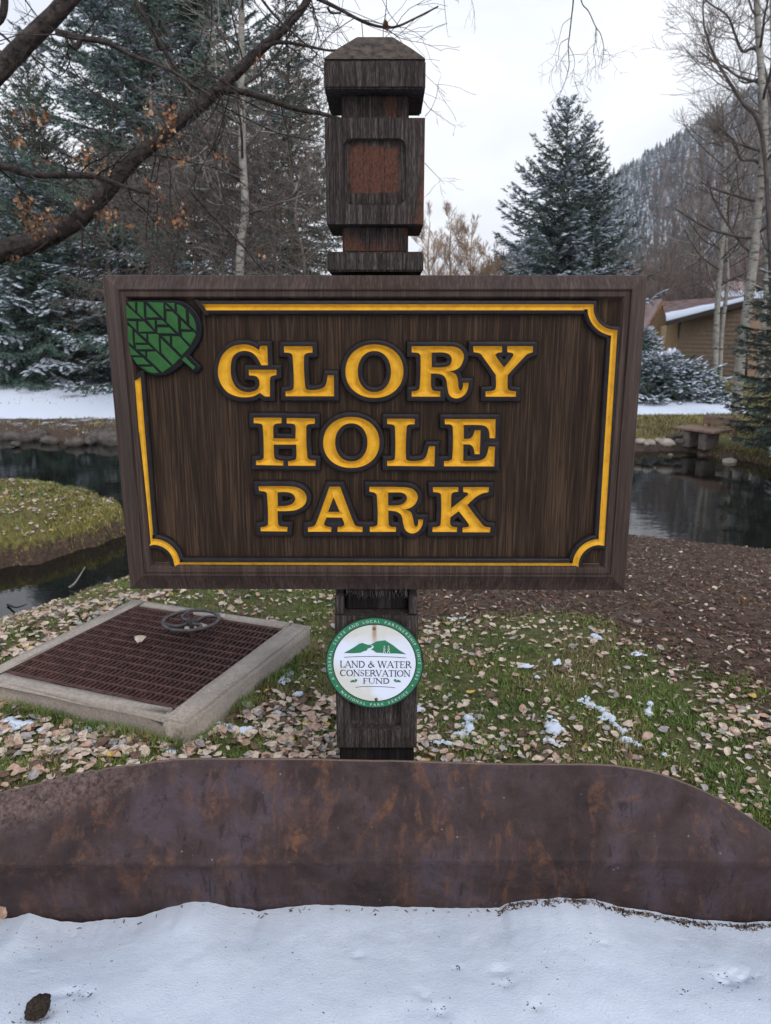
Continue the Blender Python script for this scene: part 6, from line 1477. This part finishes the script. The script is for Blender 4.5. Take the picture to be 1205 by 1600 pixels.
# shore stones
M['stone'] = m_plain('shore_stone', (.035, .029, .026), (.13, .112, .10), .85, 6, .3, .7, .01)
rk = [(12, 676, .35, 'left'), (42, 679, .28, 'left'), (60, 676, .42, 'left'), (78, 682, .30, 'left'), (118, 686, .30, 'left'), (140, 684, .25, 'left'), (165, 680, .55, 'left'), (185, 684, .4, 'left'), (98, 668, .28, 'left'), (25, 688, .16, 'left')]
rl = ['stone at the far left end of the snowy pond bank', 'small stone second along the snowy bank', 'brownish rounded stone on the snowy bank left of the sign', 'stone right of the brownish rounded one on the bank', 'low stone midway along the snowy bank', 'small stone left of the broad flat one', 'broad flat stone on the bank closest to the sign edge', 'stone half hidden behind the left sign edge', 'stone set back on the snowy bank', 'little stone poking out of the water at far left']
for i, (px, py, s_, _) in enumerate(rk):
    g = G(px, py + 6, WL + .06); rock('shore_stone', (g.x, g.y, WL + .06), (s_ * .75, s_ * .5, s_ * .42), i + 3, M['stone'], rl[i], 'rock', 'stones along the far pond bank', 2, i)
for i, (px, py, s_, lab) in enumerate(((1000, 690, .2, 'pale stone on the far grassy shore next to the sign edge'), (1015, 692, .22, 'second pale stone on the far grassy shore'), (1030, 689, .2, 'third pale stone on the far grassy shore'), (1042, 692, .26, 'pale stone left of the bench platform'), (1062, 690, .2, 'grey stone in front of the bench'), (1048, 683, .2, 'grey stone heaped left under the bench'), (1060, 681, .18, 'topmost stone of the little heap by the bench'), (1140, 722, .26, 'pale stone lying in the water below the far right bank'), (1047, 711, .10, 'small white stone in the pond below the bench'), (1097, 712, .12, 'small tan stone in the pond right of the white one'))):
    z = WL + (.24 if py < 700 else .0); g = G(px, py, z); rock('shore_stone', (g.x, g.y, z), (s_ * .6, s_ * .45, s_ * .3), i + 23, M['stone'] if i not in (0, 1, 2, 3, 7, 8) else m_plain('pale_shore_stone', (.2, .17, .14), (.38, .34, .29), .85, 9), lab, 'rock', 'stones along the far right shore', 2, i)
# sticks
def stick(name, pts, r0, mat, label, z=None):
    t = Tubes(); tr = spline([tuple(G(x, y, WL + .01 + d)) for x, y, d in pts], 4); t.add(tr, np.linspace(r0, r0 * .4, len(tr)), 5)
    o = link(name, t.mesh(name, mat)); tag(o, label, 'stick'); return o
stick('fallen_stick', [(108, 918, 0), (118, 910, .03), (133, 886, .06)], .012, M['twig_pale'], 'pale stick lying in the shaded creek below the spit')
stick('fallen_stick', [(12, 945, 0), (26, 949, .02), (42, 944, .03)], .010, M['bark'], 'dark forked twig floating on the bright creek water at far left')
stick('fallen_stick', [(988, 893, .42), (1010, 894, .43), (1032, 890, .42)], .010, M['twig'], 'thin stick on the brown mulch right of the sign')
# ================================================================== hills and their forest
def hill_h(X, Y):
    """steep wooded mountainside on the right, low ridge on the left"""
    # ridge line seen as a slope rising to the right
    u = X / Y
    el = np.interp(u, [-3, -.9, -.5, -.2, .05, .16, .276, .37, .47, .6, .75, 1.3], [.10, .075, .05, .030, .030, .085, .180, .235, .30, .36, .39, .40])
    top = 1.5 + Y * el * np.interp(Y, [70, 160, 420, 600, 900], [0, .18, .93, 1.0, .66])
    n = (fbm(X / 60, Y / 60, 301) - .5) * 16 * sstep(120, 400, Y) + (fbm(X / 14, Y / 14, 305) - .5) * 5 * sstep(100, 300, Y)
    return -1.5 + np.maximum(0, top + 1.2) + n * sstep(.02, .12, el)
ys = np.geomspace(75, 950, 90); us = np.linspace(-1.3, 1.3, 180); Y, U = np.meshgrid(ys, us, indexing='ij'); X = U * Y; Z = hill_h(X, Y)
ny, nx = X.shape; i = np.arange(ny - 1)[:, None] * nx + np.arange(nx - 1)[None, :]; F = np.stack([i, i + 1, i + nx + 1, i + nx], -1).reshape(-1, 4)
t = NT('wooded_hillside'); w = t.coord((1, 1, 1), 'World'); n1 = t.noise(w, .035, 6, .7); n2 = t.noise(w, .5, 5, .75)
c = t.ramp(t.math('ADD', t.math('MULTIPLY', n1, .5), t.math('MULTIPLY', n2, .5)), [(.38, (.045, .042, .042)), (.50, (.11, .098, .094)), (.60, (.19, .175, .175)), (.70, (.42, .43, .46))]); t.col(c).rough(.95).spec(.1)
o = link('hills', fmesh('hills', np.stack([X, Y, Z], -1).reshape(-1, 3), F, t.m, True)); tag(o, kind='structure')
def conifer_geo(seed):
    r = np.random.default_rng(seed); V, T = [], []
    for k in range(5):
        z0 = .10 + .17 * k; z1 = z0 + .32; R0 = .20 * (1 - k / 5.6); n = 7; b = len(V); a0 = r.random() * 6
        for j in range(n):
            a = a0 + 2 * math.pi * j / n; q = R0 * r.uniform(.6, 1.25); V.append((q * math.cos(a), q * math.sin(a), z0 + r.uniform(-.03, .03)))
        V.append((0, 0, min(z1, 1.0)))
        for j in range(n): T.append((b + j, b + (j + 1) % n, b + n))
    b = len(V); V += [(.012, 0, 0), (-.006, .01, 0), (-.006, -.01, 0), (0, 0, .3)]; T += [(b, b + 1, b + 3), (b + 1, b + 2, b + 3), (b + 2, b, b + 3)]
    return np.array(V), np.array(T)
FM = []
for nm, a, b, s_ in (('hill_conifer_dark', (.026, .034, .036), (.060, .072, .074), .60), ('hill_conifer_snowy', (.05, .06, .065), (.12, .135, .145), .52)):
    t = NT(nm); w = t.coord((1, 1, 1), 'World'); n = t.noise(w, .9, 3, .7); n2 = t.noise(w, .05, 4, .6)
    g_ = t.N.new('ShaderNodeNewGeometry'); 
    c = t.mix(t.mask(t.math('ADD', t.math('MULTIPLY', n, .7), t.math('MULTIPLY', n2, .3)), s_ - .04, s_ + .05), t.ramp(n, [(.3, a), (.7, b)]), (.42, .45, .50)); t.col(c).rough(.9).spec(.1); FM.append(t.m)
CG = [conifer_geo(i) for i in range(5)]; CM = [[fmesh('hill_conifer', v, q, m) for v, q in CG] for m in FM]
r = np.random.default_rng(99); pos = []
for _ in range(60000):
    Yy = 110 * (620 / 110) ** r.random() * 1.0; u = r.uniform(-.62, .66); X_ = u * Yy
    if u < -.02 and r.random() < .8: continue
    if -.02 <= u < .14 and r.random() < .6: continue
    pos.append((X_, Yy))
pos = np.array(pos); hz = hill_h(pos[:, 0], pos[:, 1]); el = hz / pos[:, 1]
leafy = sstep(.44, .56, fbm(pos[:, 0] / 70 + 3, pos[:, 1] / 90, 401)); lowright = sstep(.30, .40, pos[:, 0] / pos[:, 1]) * sstep(520, 380, pos[:, 1])
ok = (r.random(len(pos)) < np.where(lowright > .3, .12, .75 - .45 * leafy)) & (pos[:, 1] > 150); pos, hz = pos[ok][:11000], hz[ok][:11000]
hh = r.uniform(6, 12, len(pos)) * np.interp(pos[:, 1], [110, 300, 600], [.7, .8, 1.0])
vis = (pos[:, 0] / pos[:, 1] > .26) & (pos[:, 0] / pos[:, 1] < .50); score = np.where(vis, hh / pos[:, 1], hh / pos[:, 1] * .05); order = np.argsort(-score)
sect = lambda x, y: ('near the top of the hillside' if y > 450 else 'on the middle slope' if y > 280 else 'on the lower slope')
for k in order[:300]:
    sn = int(r.random() < .55); o = link('hill_conifer', CM[sn][int(r.integers(5))], None, (pos[k, 0], pos[k, 1], hz[k] - .4)); o.scale = (hh[k] * r.uniform(.8, 1.1), hh[k] * r.uniform(.8, 1.1), hh[k]); o.rotation_euler.z = r.uniform(0, 6.28)
    tag(o, '%s small conifer %s right of the free standing spruce' % ('snow dusted' if sn else 'dark', sect(pos[k, 0], pos[k, 1])), 'tree', '%s conifers %s' % ('snowy' if sn else 'dark', sect(pos[k, 0], pos[k, 1])))
Vs, Ts, Ms, nv = [], [], [], 0
for k in order[300:]:
    v, q = CG[int(r.integers(5))]; a = r.uniform(0, 6.28); s_ = hh[k]; w = v * s_; w = np.stack([w[:, 0] * math.cos(a) - w[:, 1] * math.sin(a), w[:, 0] * math.sin(a) + w[:, 1] * math.cos(a), w[:, 2]], -1) + np.array([pos[k, 0], pos[k, 1], hz[k] - .4])
    Vs.append(w); Ts.append(q + nv); Ms.append(np.full(len(q), int(r.random() < .55))); nv += len(v)
o = link('hillside_forest', fmesh('hillside_forest', np.concatenate(Vs), np.concatenate(Ts), FM, False, np.concatenate(Ms))); tag(o, 'mass of snow dusted conifers covering the mountainside on the right', 'forest', kind='stuff')
# leafless brown woods on the lower slope: brush of thin upright stems
def brush():
    r = np.random.default_rng(123); n = 5200; Yy = 62 * (430 / 62) ** r.random(n); u = r.uniform(.30, .66, n) ; X_ = u * Yy; z0 = hill_h(X_, np.maximum(Yy, 76)); H = r.uniform(4, 9, n)
    V, T, nv = [], [], 0
    for x, y, z, h_ in zip(X_, Yy, z0, H):
        m = 9; a = r.uniform(0, 6.28, m); sp_ = r.uniform(.05, .34, m) * h_; b = r.uniform(.0, .55, m) * h_; w = .010 + y * .00042
        base = np.stack([np.full(m, x), np.full(m, y), z + b], -1); tip = base + np.stack([np.cos(a) * sp_, np.sin(a) * sp_, (h_ - b) * r.uniform(.5, 1, m)], -1)
        base[0] = (x, y, z - .5); tip[0] = (x, y, z + h_ * .8)
        off = np.array([w, 0, 0]); q = np.stack([base - off, base + off, tip], 1).reshape(-1, 3); V.append(q); T.append(np.arange(m * 3).reshape(-1, 3) + nv); nv += m * 3
    me = fmesh('bare_woods', np.concatenate(V), np.concatenate(T), [M['twig_red']]); o = link('bare_woods', me); tag(o, 'leafless reddish grey woods on the lower mountainside behind the aspens', 'woods', kind='stuff')
brush()
def brush_left():
    r = np.random.default_rng(124); n = 900; Yy = r.uniform(45, 75, n); X_ = r.uniform(-.75, .28, n) * Yy; H = r.uniform(2.5, 5.5, n); V, T, nv = [], [], 0
    for x, y, h_ in zip(X_, Yy, H):
        z = -1.2; m = 14; a = r.uniform(0, 6.28, m); sp_ = r.uniform(.05, .4, m) * h_; b = r.uniform(0, .5, m) * h_; w = .02
        base = np.stack([np.full(m, x), np.full(m, y), z + b], -1); tip = base + np.stack([np.cos(a) * sp_, np.sin(a) * sp_, (h_ - b) * r.uniform(.4, 1, m)], -1)
        off = np.array([w, 0, 0]); q = np.stack([base - off, base + off, tip], 1).reshape(-1, 3); V.append(q); T.append(np.arange(m * 3).reshape(-1, 3) + nv); nv += m * 3
    o = link('distant_thicket', fmesh('distant_thicket', np.concatenate(V), np.concatenate(T), [M['twig_red']])); tag(o, 'low leafless thicket across the meadow behind the spruces', 'thicket', kind='stuff')
brush_left()

# ================================================================== thin winter air
bm = box_bm(-1500, 1500, -70, 1020, -60, 330)
me = bpy.data.meshes.new('haze'); bm.to_mesh(me); bm.free(); hzo = link('haze', me)
hm = bpy.data.materials.new('thin_winter_haze'); hm.use_nodes = True; N_ = hm.node_tree.nodes; 
for n_ in list(N_): N_.remove(n_)
ho = N_.new('ShaderNodeOutputMaterial'); hv = N_.new('ShaderNodeVolumePrincipled'); hv.inputs['Color'].default_value = (.93, .95, 1, 1); hv.inputs['Density'].default_value = .00035; hv.inputs['Anisotropy'].default_value = .2
hm.node_tree.links.new(hv.outputs[0], ho.inputs['Volume']); me.materials.append(hm); tag(hzo, 'thin pale winter haze softening the far hillside', 'haze', kind='stuff')
